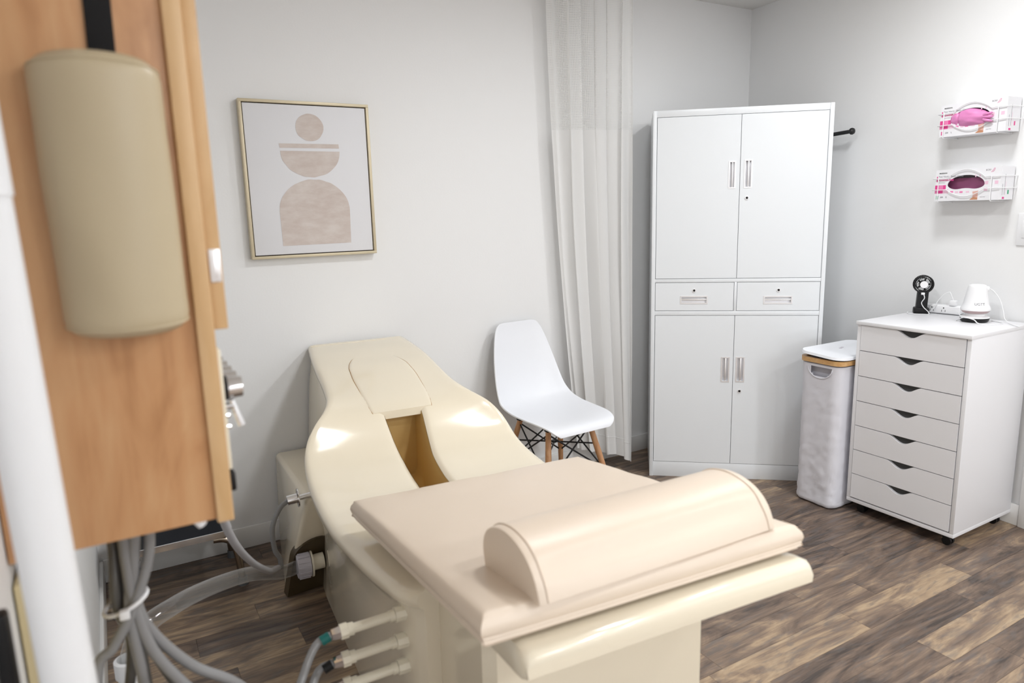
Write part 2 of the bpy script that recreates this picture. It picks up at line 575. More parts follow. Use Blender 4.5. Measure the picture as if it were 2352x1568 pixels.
MB().box(X0, 0.0, YF, -3.44, -0.004, 0.0).build('rear_boards', 'plank', floor, 0)
tag(MB().box(X0 + 0.012, -0.001, -0.013, 0, 0, 0.092, 0.003).build('baseboard_back', 'trim'), kind='structure')
tag(MB().box(X0, X0 + 0.013, YF, -0.013, 0, 0.092, 0.003).build('baseboard_left', 'trim'), kind='structure')
br = MB().box(-0.013, 0, -1.628, -0.02, 0, 0.092, 0.003).build('baseboard_right', 'trim')
br.rotation_euler = (0, 0, -WA)
tag(br, kind='structure')
dc = MB().box(-0.018, 0, -1.72, -1.63, 0, 2.08, 0.003).build('trim_1', 'trim')
dc.rotation_euler = (0, 0, -WA)
tag(dc, kind='structure')

# recessed ceiling lights; the two rear rows are added for fill
where = {(-0.85, -1.5): 'nearest the right wall above the drawer chest', (-1.9, -1.5): 'above the table back', (-0.85, -3.0): 'right of the camera', (-1.9, -3.0): 'above the pad',
         (-0.85, -4.6): 'added for fill, unseen, in the second row behind the camera on the right', (-1.9, -4.6): 'added for fill, unseen, in the second row behind the camera on the left', (-0.85, -6.2): 'added for fill, unseen, in the last row on the right', (-1.9, -6.2): 'added for fill, unseen, in the last row on the left'}
for (lx, ly, pw) in LAMPS:
    t = thing('ceiling_light', 'round recessed ceiling light ' + where[(lx, ly)], 'ceiling light', (lx, ly, CEIL), 0, 'recessed ceiling lights')
    MB().lathe([(0.155, 0), (0.153, -0.006), (0.135, -0.009), (0.128, -0.004), (0.128, 0.0)], n=40).build('trim_ring', 'trim', t)
    MB().lathe([(0.127, -0.003), (0.0, -0.003)], n=40).build('diffuser', 'diffuser', t)

# ================================================================== TALL CABINET
CT = math.radians(-40)
cab = thing('storage_cabinet', 'tall white metal storage cabinet with four doors and two drawers across the corner', 'cabinet', (-1.0145, -0.334, 0), CT)
CW, CH, CDp = 0.80, 1.80, 0.40           # local x along the front, local -y is the front normal
mb = MB()
mb.box(0, 0.018, 0, CDp, 0, CH, 0.0015).box(CW - 0.018, CW, 0, CDp, 0, CH, 0.0015)
mb.box(0.018, CW - 0.018, 0.004, CDp, 0.0, 0.078, 0.001)
mb.box(0.018, CW - 0.018, 0.004, CDp, CH - 0.03, CH, 0.001)
mb.box(0.018, CW - 0.018, 0.002, CDp, 0.995, 1.012, 0.001).box(0.018, CW - 0.018, 0.002, CDp, 0.834, 0.855, 0.001)
mb.box(0.391, 0.403, 0.002, 0.3, 0.855, 0.995, 0.001)
mb.box(0.018, CW - 0.018, CDp - 0.01, CDp, 0.078, CH - 0.03)
mb.build('carcass', 'steel', cab)
MB().box(0.019, CW - 0.019, 0.022, 0.03, 0.08, CH - 0.03).build('inner_shadow_panel', 'gap', cab)


def recessed_panel(name, x0, x1, z0, z1, hx0, hx1, hz0, hz1, lock, hlab):
    """door or drawer front with a real recess for the pull"""
    y0, y1 = 0.003, 0.020
    mb = MB()
    bm = mb.bm

    def ring(xa, xb, za, zb, y):
        return [bm.verts.new((xa, y, za)), bm.verts.new((xb, y, za)), bm.verts.new((xb, y, zb)), bm.verts.new((xa, y, zb))]
    e = 0.0012
    B = ring(x0, x1, z0, z1, y1)
    A0 = ring(x0, x1, z0, z1, y0 + e)
    A = ring(x0 + e, x1 - e, z0 + e, z1 - e, y0)
    H = ring(hx0, hx1, hz0, hz1, y0)
    H2 = ring(hx0, hx1, hz0, hz1, y1 - 0.002)
    for a, b in ((B, A0), (A0, A), (A, H), (H, H2)):
        for k in range(4):
            bm.faces.new((a[k], a[(k + 1) % 4], b[(k + 1) % 4], b[k]))
    bm.faces.new(H2)
    bm.faces.new(B)
    p = mb.build(name, 'steel', cab, 25)
    # the pull: a bevelled bezel with a scooped back and a folded grip
    g = 0.005
    h = MB()
    h.box(hx0 - g, hx1 + g, y0 - 0.0018, y0 + 0.001, hz0 - g, hz0 + 0.001).box(hx0 - g, hx1 + g, y0 - 0.0018, y0 + 0.001, hz1 - 0.001, hz1 + g)
    h.box(hx0 - g, hx0 + 0.001, y0 - 0.0018, y0 + 0.001, hz0, hz1).box(hx1 - 0.001, hx1 + g, y0 - 0.0018, y0 + 0.001, hz0, hz1)
    if hz1 - hz0 > hx1 - hx0:           # upright pull
        w = hx1 - hx0
        cols = [(hx0 + w * t, 0.004 + 0.010 * math.sin(math.pi * t) ** 0.6) for t in [i / 8 for i in range(9)]]
        h.grid([[(x, y, hz0) for x, y in cols], [(x, y, hz1) for x, y in cols]])
        gx = hx0 + w * 0.45
        h.box(gx, gx + w * 0.2, 0.003, 0.010, hz0, hz1, 0.001)
    else:
        w = hz1 - hz0
        cols = [(hz0 + w * t, 0.004 + 0.010 * math.sin(math.pi * t) ** 0.6) for t in [i / 8 for i in range(9)]]
        h.grid([[(hx0, y, z) for z, y in cols], [(hx1, y, z) for z, y in cols]])
        gz = hz0 + w * 0.48
        h.box(hx0, hx1, 0.003, 0.010, gz, gz + w * 0.2, 0.001)
    hh = h.build('handle', 'alu', p)
    if lock:
        l = MB()
        lx, lz = lock
        l.cyl((lx, y0 + 0.002, lz), (lx, y0 - 0.004, lz), 0.0095, 0.0085, 20)
        lo = l.build('lock', 'alu', p)
        MB().box(lx - 0.0035, lx + 0.0035, y0 - 0.0046, y0 - 0.0038, lz - 0.005, lz + 0.005).cyl((lx, y0 - 0.0036, lz), (lx, y0 - 0.0044, lz), 0.0055, None, 14).build('keyhole', 'black', p)
    return p


G = 0.0018
recessed_panel('door', 0.018 + G, 0.400 - G / 2, 1.012 + G, 1.770 - G, 0.353, 0.376, 1.440, 1.556, None, '')
recessed_panel('door', 0.400 + G / 2, 0.782 - G, 1.012 + G, 1.770 - G, 0.423, 0.450, 1.440, 1.560, (0.434, 1.390), '')
recessed_panel('drawer', 0.018 + G, 0.391 - G, 0.855 + G, 0.995 - G, 0.144, 0.264, 0.895, 0.925, (0.204, 0.956), '')
recessed_panel('drawer', 0.403 + G, 0.782 - G, 0.855 + G, 0.995 - G, 0.532, 0.654, 0.894, 0.923, (0.594, 0.956), '')
recessed_panel('door', 0.018 + G, 0.398 - G / 2, 0.078 + G, 0.834 - G, 0.345, 0.376, 0.506, 0.623, None, '')
recessed_panel('door', 0.398 + G / 2, 0.782 - G, 0.078 + G, 0.834 - G, 0.415, 0.447, 0.507, 0.624, (0.431, 0.457), '')

# ================================================================== DRAWER CHEST
CX0, CX1, CY0, CY1 = -0.565, -0.125, -1.592, -1.134
chest = thing('drawer_chest', 'white seven drawer chest on black casters below the glove boxes', 'chest of drawers', ((CX0 + CX1) / 2, (CY0 + CY1) / 2, 0))
hw, hd = (CX1 - CX0) / 2, (CY1 - CY0) / 2
mb = MB()
mb.box(-hw, hw, hd - 0.016, hd, 0.066, 0.845, 0.001).box(-hw, hw, -hd, -hd + 0.016, 0.066, 0.845, 0.001)
mb.box(-hw, hw, -hd, hd, 0.05, 0.066, 0.001)
mb.box(hw - 0.008, hw, -hd + 0.016, hd - 0.016, 0.066, 0.845)
mb.build('carcass', 'gelam', chest)
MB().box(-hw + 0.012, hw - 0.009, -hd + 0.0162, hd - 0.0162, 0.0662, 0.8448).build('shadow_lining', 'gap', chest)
MB().box(-hw - 0.008, hw, -hd - 0.003, hd + 0.003, 0.845, 0.860, 0.0012).build('top', 'gelam', chest)
DP = 0.1105
for i in range(7):
    z1 = 0.843 - i * DP
    z0 = z1 - DP + 0.003
    ya, yb = -hd + 0.0185, hd - 0.0185    # front in local y
    c = 0.0                                # scoop in the top edge
    poly = [(ya, z0), (yb, z0), (yb, z1)]
    for k in range(0, 21):
        t = k / 20
        s = math.sin(math.pi * t)
        depth = 0.026 * (0.5 - 0.5 * math.cos(2 * math.pi * t)) ** 0.8
        poly.append((0.060 - 0.120 * t, z1 - depth))
    poly.append((ya, z1))
    mb = MB()
    mb.prism(poly, lambda y, z: (-hw - 0.002, y, z), lambda y, z: (-hw + 0.014, y, z))
    d = mb.build('drawer', 'gelam', chest, 20)
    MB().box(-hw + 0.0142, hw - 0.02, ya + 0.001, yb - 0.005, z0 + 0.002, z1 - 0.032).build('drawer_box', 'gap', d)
for (sx, sy) in ((-1, -1), (-1, 1), (1, -1), (1, 1)):
    cx, cy = sx * (hw - 0.045), sy * (hd - 0.045)
    mb = MB()
    mb.cyl((cx, cy, 0.05), (cx, cy, 0.038), 0.014)
    mb.box(cx - 0.013, cx + 0.013, cy - 0.013, cy + 0.013, 0.026, 0.042, 0.003)
    mb.cyl((cx - 0.015, cy - 0.006, 0.0175), (cx - 0.004, cy - 0.006, 0.0175), 0.0175)
    mb.cyl((cx + 0.004, cy - 0.006, 0.0175), (cx + 0.015, cy - 0.006, 0.0175), 0.0175)
    mb.build('caster', 'black', chest)

# ================================================================== HAMPER
HX0, HX1, HY0, HY1, HZ = -0.632, -0.25, -1.112, -0.905, 0.685
ham = thing('laundry_hamper', 'slim white fabric laundry hamper with bamboo rim between cabinet and drawer chest', 'hamper', ((HX0 + HX1) / 2, (HY0 + HY1) / 2, 0))
hx, hy = (HX1 - HX0) / 2, (HY1 - HY0) / 2


def rrect(a, b, r, n=6):
    pts = []
    for (cx, cy, a0) in ((a - r, b - r, 0), (-a + r, b - r, 90), (-a + r, -b + r, 180), (a - r, -b + r, 270)):
        for k in range(n + 1):
            t = math.radians(a0 + 90 * k / n)
            pts.append((cx + r * math.cos(t), cy + r * math.sin(t)))
    return pts


def densify(pts, step):
    out = []
    for (a, b) in zip(pts, pts[1:] + pts[:1]):
        L = math.hypot(b[0] - a[0], b[1] - a[1])
        n = max(1, int(L / step))
        for k in range(n): out.append((a[0] + (b[0] - a[0]) * k / n, a[1] + (b[1] - a[1]) * k / n))
    return out


from mathutils import noise as mnoise
base = densify(rrect(hx, hy, 0.04), 0.010)
rows = []
zs = [0.004, 0.012] + [0.012 + (HZ - 0.03 - 0.012) * k / 60 for k in range(1, 61)]
for z in zs:
    t = z / HZ
    row = []
    for (x, y) in base:
        nrm = Vector((x / hx, y / hy, 0)).normalized()
        p = Vector((x, y, z))
        amp = 0.0042 * (1 - t) ** 1.2 + 0.0010
        a = 0.45 * mnoise.noise(Vector((x * 12 + z * 9, y * 12 + z * 6, z * 9))) + 0.8 * mnoise.noise(Vector((x * 34 + z * 20, y * 34 + z * 16, z * 26 + 5))) + 0.5 * mnoise.noise(Vector((x * 60, y * 60 - z * 40, z * 60)))
        p -= nrm * (amp * (0.3 + a) + 0.003 * math.sin(math.pi * t))
        if z < 0.01: p -= nrm * 0.008
        row.append(p)
    rows.append(row)


def hole_skip(i, j):
    z = (zs[i] + zs[i + 1]) / 2
    x, y = base[j]
    if x > -hx + 0.004: return False
    yy = y + 0.004
    c = 0.628
    return z > c - 0.030 * math.sqrt(max(0, 1 - (yy / 0.052) ** 2)) and abs(yy) < 0.052 and z < c + 0.012


mb = MB()
mb.grid(rows, closed=True, skip=hole_skip)
mb.bm.faces.new(mb.bm.verts[:len(base)]) if False else None
mb.build('fabric_body', 'linen', ham, 60)
mb = MB()
mb.prism(rrect(hx - 0.012, hy - 0.012, 0.03), lambda x, y: (x, y, 0.003), lambda x, y: (x, y, 0.008))
mb.build('base_board', 'linen', ham)
mb = MB()
inn = rrect(hx - 0.022, hy - 0.022, 0.03)
mb.grid([[(x, y, 0.02) for x, y in inn], [(x, y, HZ - 0.012) for x, y in inn]], closed=True)
mb.build('inner_lining', simple('grey_lining', (0.5, 0.5, 0.56), 0.9), ham)
# seam round the cut-out handle
mb = MB()
arc = [(-hx - 0.0005, -0.004 + 0.060 * math.cos(t), 0.640 - 0.046 * math.sin(t)) for t in [math.pi * k / 24 for k in range(25)]]
mb.tube(arc, 0.0022, 8)
mb.build('handle_seam', 'linen', ham)
mb = MB()
o_, i_ = rrect(hx + 0.006, hy + 0.006, 0.045, 8), rrect(hx - 0.012, hy - 0.012, 0.03, 8)
rr = [[(x, y, z) for x, y in q] for q, z in ((o_, HZ - 0.024), (o_, HZ - 0.004), (i_, HZ - 0.004), (i_, HZ - 0.024), (o_, HZ - 0.024))]
mb.grid(rr, closed=True)
mb.build('bamboo_rim', 'bamboo', ham, 35, dbl=0.0001)
mb = MB()
lp = rrect(hx + 0.012, hy + 0.010, 0.06, 10)
mb.prism(lp, lambda x, y: (x, y, HZ + 0.002 + (y + hy) * 0.055), lambda x, y: (x * 0.985, y * 0.985, HZ + 0.013 + (y + hy) * 0.055))
ld = mb.build('lid', 'chair', ham)
MB().box(-0.02, 0.02, -0.005, 0.005, HZ + 0.0135, HZ + 0.0155, 0.001).build('finger_slot', 'capgrey', ld, loc=(-0.02, 0.06, 0.007), rot=(0.055, 0, 0.3))

# ================================================================== BED (hydrotherapy table)
BT = math.radians(-4.5)
BO = Vector((-2.405, 0, 0))
BU = Vector((math.cos(BT), math.sin(BT), 0))
BV = Vector((math.sin(BT), -math.cos(BT), 0))


def bpt(u, v, z): return BO + BU * u + BV * v + Vector((0, 0, z))


# local frame for the bed empties: x = u, y = -v
bed = thing('hydrotherapy_table', 'glossy cream moulded hydrotherapy table with raised back and open slot', 'treatment table', BO, BT)
RV = [0.03, 0.16, 0.29, 0.45, 0.54, 0.60, 0.65, 0.70, 0.735, 0.77, 0.82, 0.91, 1.02, 1.16, 1.30, 1.47, 1.60, 1.72]
RZ = [0.826, 0.810, 0.790, 0.757, 0.737, 0.723, 0.705, 0.677, 0.642, 0.603, 0.570, 0.546, 0.535, 0.530, 0.538, 0.553, 0.572, 0.583]
RH = [0.209, 0.222, 0.231, 0.236, 0.243, 0.257, 0.282, 0.322, 0.350, 0.366, 0.372, 0.375, 0.376, 0.372, 0.361, 0.346, 0.331, 0.310]
CV = [0.03, 0.16, 0.29, 0.355, 0.41, 0.505, 0.61, 0.66, 0.70, 0.75, 0.806, 0.873, 0.946, 1.02, 1.16, 1.27, 1.36, 1.50, 1.72]
CZ = [0.826, 0.812, 0.790, 0.778, 0.764, 0.735, 0.700, 0.676, 0.641, 0.597, 0.559, 0.534, 0.518, 0.511, 0.513, 0.532, 0.562, 0.588, 0.615]
fz, fh, fc = pchip(RV, RZ), pchip(RV, RH), pchip(CV, CZ)
SV0, SV1 = 0.60, 1.035                   # slot extent


def slot_w(v):
    return interp(v, [0.6, 0.68, 0.75, 0.82, 0.95, 1.035], [0.070, 0.068, 0.061, 0.053, 0.050, 0.052])


def top_z(u, v):
    h = fh(v) - 0.02
    a = min(1.0, abs(u) / h)
    z = fc(v) + (fz(v) - fc(v)) * (a ** 3)
    sw = slot_w(v)
    if SV0 < v < SV1 + 0.02 and sw - 1e-6 <= abs(u) < sw + 0.02:
        r = 0.02
        t = (sw + r - abs(u)) / r
        z -= r * 0.55 * t * t
    return z


vs_ = [0.03 + 0.57 * k / 26 for k in range(27)]
vs_ += [0.60 + (SV1 - 0.60) * k / 40 for k in range(1, 41)]
vs_ += [SV1 + 0.012, SV1 + 0.024] + [1.06 + (1.66 - 1.06) * k / 20 for k in range(1, 21)] + [1.675, 1.69]
NS = 14


def half_row(v, sgn):
    """points from the slot edge outwards, over the rim, down to the floor"""
    h = fh(v)
    zr = fz(v)
    sw = slot_w(v)
    endr = 0.0
    if v > 1.63: endr = 0.05 * (1 - math.sqrt(max(0, 1 - ((v - 1.63) / 0.07) ** 2)))
    h -= endr
    us = [sw, sw + 0.004, sw + 0.009, sw + 0.014, sw + 0.020] + [sw + 0.02 + (h - 0.030 - sw - 0.02) * k / NS for k in range(1, NS + 1)]
    pts = [(u, top_z(u, v)) for u in us]
    ru = h
    pts += [(ru - 0.017, zr - 0.001), (ru - 0.008, zr - 0.004), (ru - 0.002, zr - 0.011), (ru, zr - 0.020), (ru - 0.001, zr - 0.032), (ru - 0.006, zr - 0.041), (ru - 0.014, zr - 0.046)]
    foot = interp(v, [0.03, 0.45, 0.6, 1.66], [0.262, 0.296, 0.305, 0.302]) - endr
    wtop = ru - 0.018
    for t in (0.03, 0.15, 0.35, 0.6, 0.85, 1.0):
        pts.append((wtop + (foot - wtop) * (t ** 0.55), (zr - 0.05) * (1 - t)))
    return [(sgn * u, -v, z) for u, z in pts]


mb = MB()
rows = []
for v in vs_:
    L_ = half_row(v, -1)[::-1]
    R_ = half_row(v, 1)
    sw = slot_w(v)
    mid = [(-sw * 0.6, -v, fc(v)), (0, -v, fc(v)), (sw * 0.6, -v, fc(v))]
    if SV0 <= v <= SV1 + 0.001:
        pass
    rows.append(L_ + mid + R_)
nl = len(half_row(0.5, 1))


def sskip(i, j):
    v = (vs_[i] + vs_[i + 1]) / 2
    return SV0 < v < SV1 and nl - 1 <= j <= nl + 2


gv = mb.grid(rows, skip=sskip)
# closing faces at both ends
mb.bm.faces.new(gv[0])
mb.bm.faces.new(gv[-1][::-1])
# slot walls hanging from the slot edge
iv = [i for i, v in enumerate(vs_) if SV0 - 1e-6 <= v <= SV1 + 1e-6]
bedshell = mb.build('shell', 'gel', bed, 40)
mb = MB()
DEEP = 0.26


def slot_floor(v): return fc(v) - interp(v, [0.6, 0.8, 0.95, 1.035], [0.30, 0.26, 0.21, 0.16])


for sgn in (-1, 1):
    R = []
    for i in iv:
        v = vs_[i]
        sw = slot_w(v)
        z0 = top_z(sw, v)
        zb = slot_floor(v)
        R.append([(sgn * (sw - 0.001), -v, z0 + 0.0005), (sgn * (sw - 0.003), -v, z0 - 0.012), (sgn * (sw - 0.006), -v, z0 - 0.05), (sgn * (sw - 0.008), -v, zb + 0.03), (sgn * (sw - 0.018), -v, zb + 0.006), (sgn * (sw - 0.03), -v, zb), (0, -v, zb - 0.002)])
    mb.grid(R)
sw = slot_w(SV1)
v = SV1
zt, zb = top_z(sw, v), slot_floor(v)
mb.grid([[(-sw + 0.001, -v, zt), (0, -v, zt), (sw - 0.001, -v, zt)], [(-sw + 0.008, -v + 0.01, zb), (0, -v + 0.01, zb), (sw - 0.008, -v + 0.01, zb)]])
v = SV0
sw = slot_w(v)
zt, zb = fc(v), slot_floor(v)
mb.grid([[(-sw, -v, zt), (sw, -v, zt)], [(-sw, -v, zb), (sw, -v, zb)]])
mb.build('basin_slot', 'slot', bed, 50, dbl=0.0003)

# lid plate over the top of the slot
lid_poly = []


def lid_hw(v):
    return interp(v, [0.25, 0.262, 0.285, 0.32, 0.36, 0.45, 0.56, 0.652, 0.664], [0.05, 0.07, 0.088, 0.104, 0.114, 0.121, 0.118, 0.112, 0.107])


lv = [0.25, 0.256, 0.265, 0.28, 0.30, 0.33] + [0.36 + 0.30 * k / 12 for k in range(13)] + [0.664]
mb = MB()
topr, botr = [], []
for v in lv:
    h = lid_hw(v)
    us = [-1, -0.97, -0.9, -0.6, -0.3, 0, 0.3, 0.6, 0.9, 0.97, 1]
    lift = 0.004
    topr.append([(u * h, -v, max(fc(v), top_z(abs(u * h) + 0.09, v) if False else fc(v)) + lift - (0.0022 if abs(u) > 0.98 else 0)) for u in us])
    botr.append([(u * h, -v, fc(v) - (0.024 if v > 0.655 else 0.012)) for u in us])
a = mb.grid(topr)
b2 = mb.grid(botr)
m = len(a[0])
for i in range(len(a) - 1):
    mb.bm.faces.new((a[i][0], b2[i][0], b2[i + 1][0], a[i + 1][0]))
    mb.bm.faces.new((a[i][m - 1], b2[i][m - 1], b2[i + 1][m - 1], a[i + 1][m - 1]))
for j in range(m - 1):
    mb.bm.faces.new((a[0][j], b2[0][j], b2[0][j + 1], a[0][j + 1]))
    mb.bm.faces.new((a[-1][j], b2[-1][j], b2[-1][j + 1], a[-1][j + 1]))
lidp = mb.build('cover_plate', 'gel', bed, 40)
mb = MB()
for sgn in (-1, 1):
    mb.tube([(sgn * (lid_hw(v) + 0.0008), -v, fc(v) + 0.0012) for v in lv], 0.0011, 6)
mb.build('cover_seam', simple('amber_gap_line', (0.42, 0.22, 0.05), 0.5), bed)  # dark gap beside the cover plate, painted as amber tubes
# moulded joint line across the head of the back
mb = MB()
mb.tube([(-0.20, -0.055, 0.8235), (0.12, -0.055, 0.8235)], 0.0015, 6)
mb.build('moulding_line', 'gel', bed)

# sloping head deck and its pedestal
DV0, DV1, DZ0, DZ1 = 1.27, 2.135, 0.568, 0.6965


def deck_z(v): return DZ0 + (DZ1 - DZ0) * (v - DV0) / (DV1 - DV0)


mb = MB()
secs = []
for v, off, th in [(1.27, 0, 0.012), (1.6, 0, 0.03), (1.9, 0, 0.045), (2.09, 0, 0.05), (2.118, -0.002, 0.05), (2.130, -0.008, 0.048), (2.135, -0.018, 0.046)]:
    z1 = deck_z(v) + off
    z0 = deck_z(v) - th
    L0 = interp(v, [1.27, 1.7, 2.1], [-0.25, -0.256, -0.258]) + (0.0 if v < 2.12 else 0.004)
    R0 = interp(v, [1.27, 1.7, 2.1], [0.29, 0.34, 0.358]) - (0.0 if v < 2.12 else 0.004)
    secs.append([(L0, -v, z0), (L0 - 0.002, -v, z1 - 0.014), (L0 + 0.004, -v, z1 - 0.004), (L0 + 0.016, -v, z1), (0.0, -v, z1), (R0 - 0.016, -v, z1), (R0 - 0.004, -v, z1 - 0.004), (R0 + 0.002, -v, z1 - 0.014), (R0, -v, z0)])
g = mb.grid(secs, closed=True)
mb.bm.faces.new(g[0]); mb.bm.faces.new(g[-1])
mb.build('head_deck', 'gel', bed, 40)
mb = MB()
mb.prism([(-0.245, -1.67), (-0.235, -1.90), (-0.215, -1.925), (0.27, -1.925), (0.292, -1.90), (0.30, -1.66)], lambda x, y: (x, y, 0.0), lambda x, y: (x, y, deck_z(-y) - 0.045))
mb.build('pedestal', 'gel', bed, 30)

# drain housing against the wall
mb = MB()


def wl(x, y):                             # world xy to bed-local
    q = Vector((x, y, 0)) - BO
    return (q.dot(BU), -q.dot(BV))


pA, pB, pC, pD = wl(-2.80, -0.016), wl(-2.885, -0.493), wl(-2.70, -0.478), wl(-2.60, -0.016)
qA, qB, qC, qD = wl(-2.788, -0.016), wl(-2.800, -0.585), wl(-2.66, -0.575), wl(-2.60, -0.016)
b2 = bmesh.new()
vv = []
for z, ps_ in ((0.0, (pA, pB, pC, pD)), (0.392, (qA, qB, qC, qD))):
    for (x, y) in ps_:
        vv.append(b2.verts.new((x, y, z)))
for f in ((3, 2, 1, 0), (4, 5, 6, 7), (0, 1, 5, 4), (1, 2, 6, 5), (2, 3, 7, 6), (3, 0, 4, 7)):
    b2.faces.new([vv[k] for k in f])
mb._merge(b2, 0.018, 3)
mb.build('drain_housing', 'gel', bed, 40)
# drain opening and the shaded undercut front, painted as one dark arched block
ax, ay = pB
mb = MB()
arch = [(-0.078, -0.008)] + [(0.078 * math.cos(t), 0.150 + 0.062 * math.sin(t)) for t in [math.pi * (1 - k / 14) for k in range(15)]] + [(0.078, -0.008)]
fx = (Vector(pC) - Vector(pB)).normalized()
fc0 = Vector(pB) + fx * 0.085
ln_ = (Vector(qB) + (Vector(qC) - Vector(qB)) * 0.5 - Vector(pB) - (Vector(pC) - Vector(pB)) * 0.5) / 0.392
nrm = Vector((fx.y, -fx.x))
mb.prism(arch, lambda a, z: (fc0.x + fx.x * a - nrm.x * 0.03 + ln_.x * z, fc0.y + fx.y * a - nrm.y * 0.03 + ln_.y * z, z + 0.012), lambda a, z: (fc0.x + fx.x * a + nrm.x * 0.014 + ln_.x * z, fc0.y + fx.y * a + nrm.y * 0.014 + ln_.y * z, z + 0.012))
mb.build('service_opening_shade', simple('opening_shadow', (0.07, 0.048, 0.022), 0.4), bed)

# water fittings on the side of the table
for k, vz in enumerate((0.505, 0.440, 0.378)):
    v = 1.632
    mb = MB()
    u0 = -0.298
    mb.cyl((u0 + 0.012, -v, vz), (u0 - 0.028, -v, vz), 0.0165, 0.0165, 8)
    mb.cyl((u0 - 0.028, -v, vz), (u0 - 0.040, -v, vz - 0.001), 0.0125, 0.0125, 16)
    mb.cyl((u0 - 0.036, -v, vz), (u0 - 0.118, -v, vz - 0.004), 0.0105, 0.0105, 16)
    mb.cyl((u0 - 0.118, -v, vz - 0.004), (u0 - 0.130, -v, vz - 0.004), 0.0135, 0.0135, 16)
    mb.cyl((u0 - 0.130, -v, vz - 0.004), (u0 - 0.146, -v, vz - 0.005), 0.0165, 0.0165, 8)
    pp = mb.build('water_inlet', 'ivory', bed, 30)
    MB().cyl((u0 - 0.146, -v, vz - 0.005), (u0 - 0.164, -v, vz - 0.006), 0.0145, 0.0125, 6).build('compression_nut', 'chrome', pp, 20)
# chrome spray fitting high on the side
c = Vector(wl(-2.80, -0.575))
fx0 = c.x
mb = MB()
mb.cyl((fx0 - 0.062, c.y, 0.395), (fx0 - 0.028, c.y, 0.398), 0.0175, 0.0175, 20)
mb.cyl((fx0 - 0.028, c.y, 0.398), (fx0 - 0.024, c.y, 0.398), 0.032, 0.032, 28)
mb.cyl((fx0 - 0.024, c.y, 0.398), (fx0 + 0.045, c.y, 0.404), 0.0095, 0.0095, 14)
mb.build('chrome_fitting', 'chrome', bed, 30)
# drain union
cu, cv, cz = -0.372, 0.585, 0.135
mb = MB()
mb.cyl((cu + 0.07, -cv, cz + 0.004), (cu + 0.024, -cv, cz + 0.002), 0.028, 0.028, 24)
mb.cyl((cu + 0.024, -cv, cz), (cu + 0.030, -cv, cz), 0.046, 0.046, 28)
un = mb.build('drain_pipe', 'ivory', bed, 30)
mb = MB()
mb.cyl((cu - 0.024, -cv, cz), (cu + 0.022, -cv, cz), 0.041, 0.043, 32)
for k in range(14):
    a = 2 * math.pi * k / 14
    mb.box(cu - 0.02, cu + 0.018, -0.003, 0.003, 0.041, 0.0465, mat=Matrix.Translation((0, -cv, cz)) @ Matrix.Rotation(a, 4, 'X'))
mb.build('union_nut', 'capgrey', un, 30)

# ---- pad on the head deck
pad = thing('table_pad', 'flat beige vinyl pad lying on the head end of the table', 'pad', bpt(0.02, 1.27, 0.578), BT)
PWD, PLN, PTH = 0.69, 0.834, 0.050
tilt = math.atan2(0.120, 0.825)
nx, ny = 40, 48
mb = MB()


def grade(i, n, L):
    """five narrow rows along each edge so that it can roll over"""
    k, w = 5, 0.020 / L
    if i <= k: return w * i / k
    if i >= n - k: return 1 - w * (n - i) / k
    return w + (1 - 2 * w) * (i - k) / (n - 2 * k)


def pad_pt(i, j, top):
    x = (grade(i, nx, PWD) - 0.5) * PWD
    y = grade(j, ny, PLN) * PLN
    ex = min(x + PWD / 2, PWD / 2 - x)
    ey = min(y, PLN - y)
    if ex < 1e-6: ex = 0.0
    if ey < 1e-6: ey = 0.0
    e = min(ex, ey)
    if top:
        z = PTH + 0.004 * min(1, e / 0.05)
        z += 0.0022 * mnoise.noise(Vector((x * 5, y * 3, 1))) + 0.0016 * mnoise.noise(Vector((x * 4 + y * 9, y * 4 - x * 22, 4))) + 0.0015 * mnoise.noise(Vector((x * 9 + y * 6, y * 9, 7)))
        if e < 0.019: z -= 0.007 * (1 - math.sqrt(max(0, 1 - (1 - e / 0.019) ** 2)))
    else:
        z = 0.0 if e > 0 else 0.004
        # bottom edge of the near end droops, waving
        if j == ny: z -= 0.004 * math.sin(math.pi * i / nx)
    yy = y
    xx = x
    if top and e < 0.019:
        q_ = 0.003 * (1 - e / 0.019) ** 2
        if ex == e: xx += q_ if x < 0 else -q_
        if ey == e: yy += q_ if j < ny / 2 else -q_
    if not top and ex == 0: xx += 0.007 if x < 0 else -0.007
    if not top and ey == 0: yy += 0.007 if j < ny / 2 else -0.007
    ca, sa = math.cos(tilt), math.sin(tilt)
    return (xx, -(yy * ca - z * sa), yy * sa + z * ca)


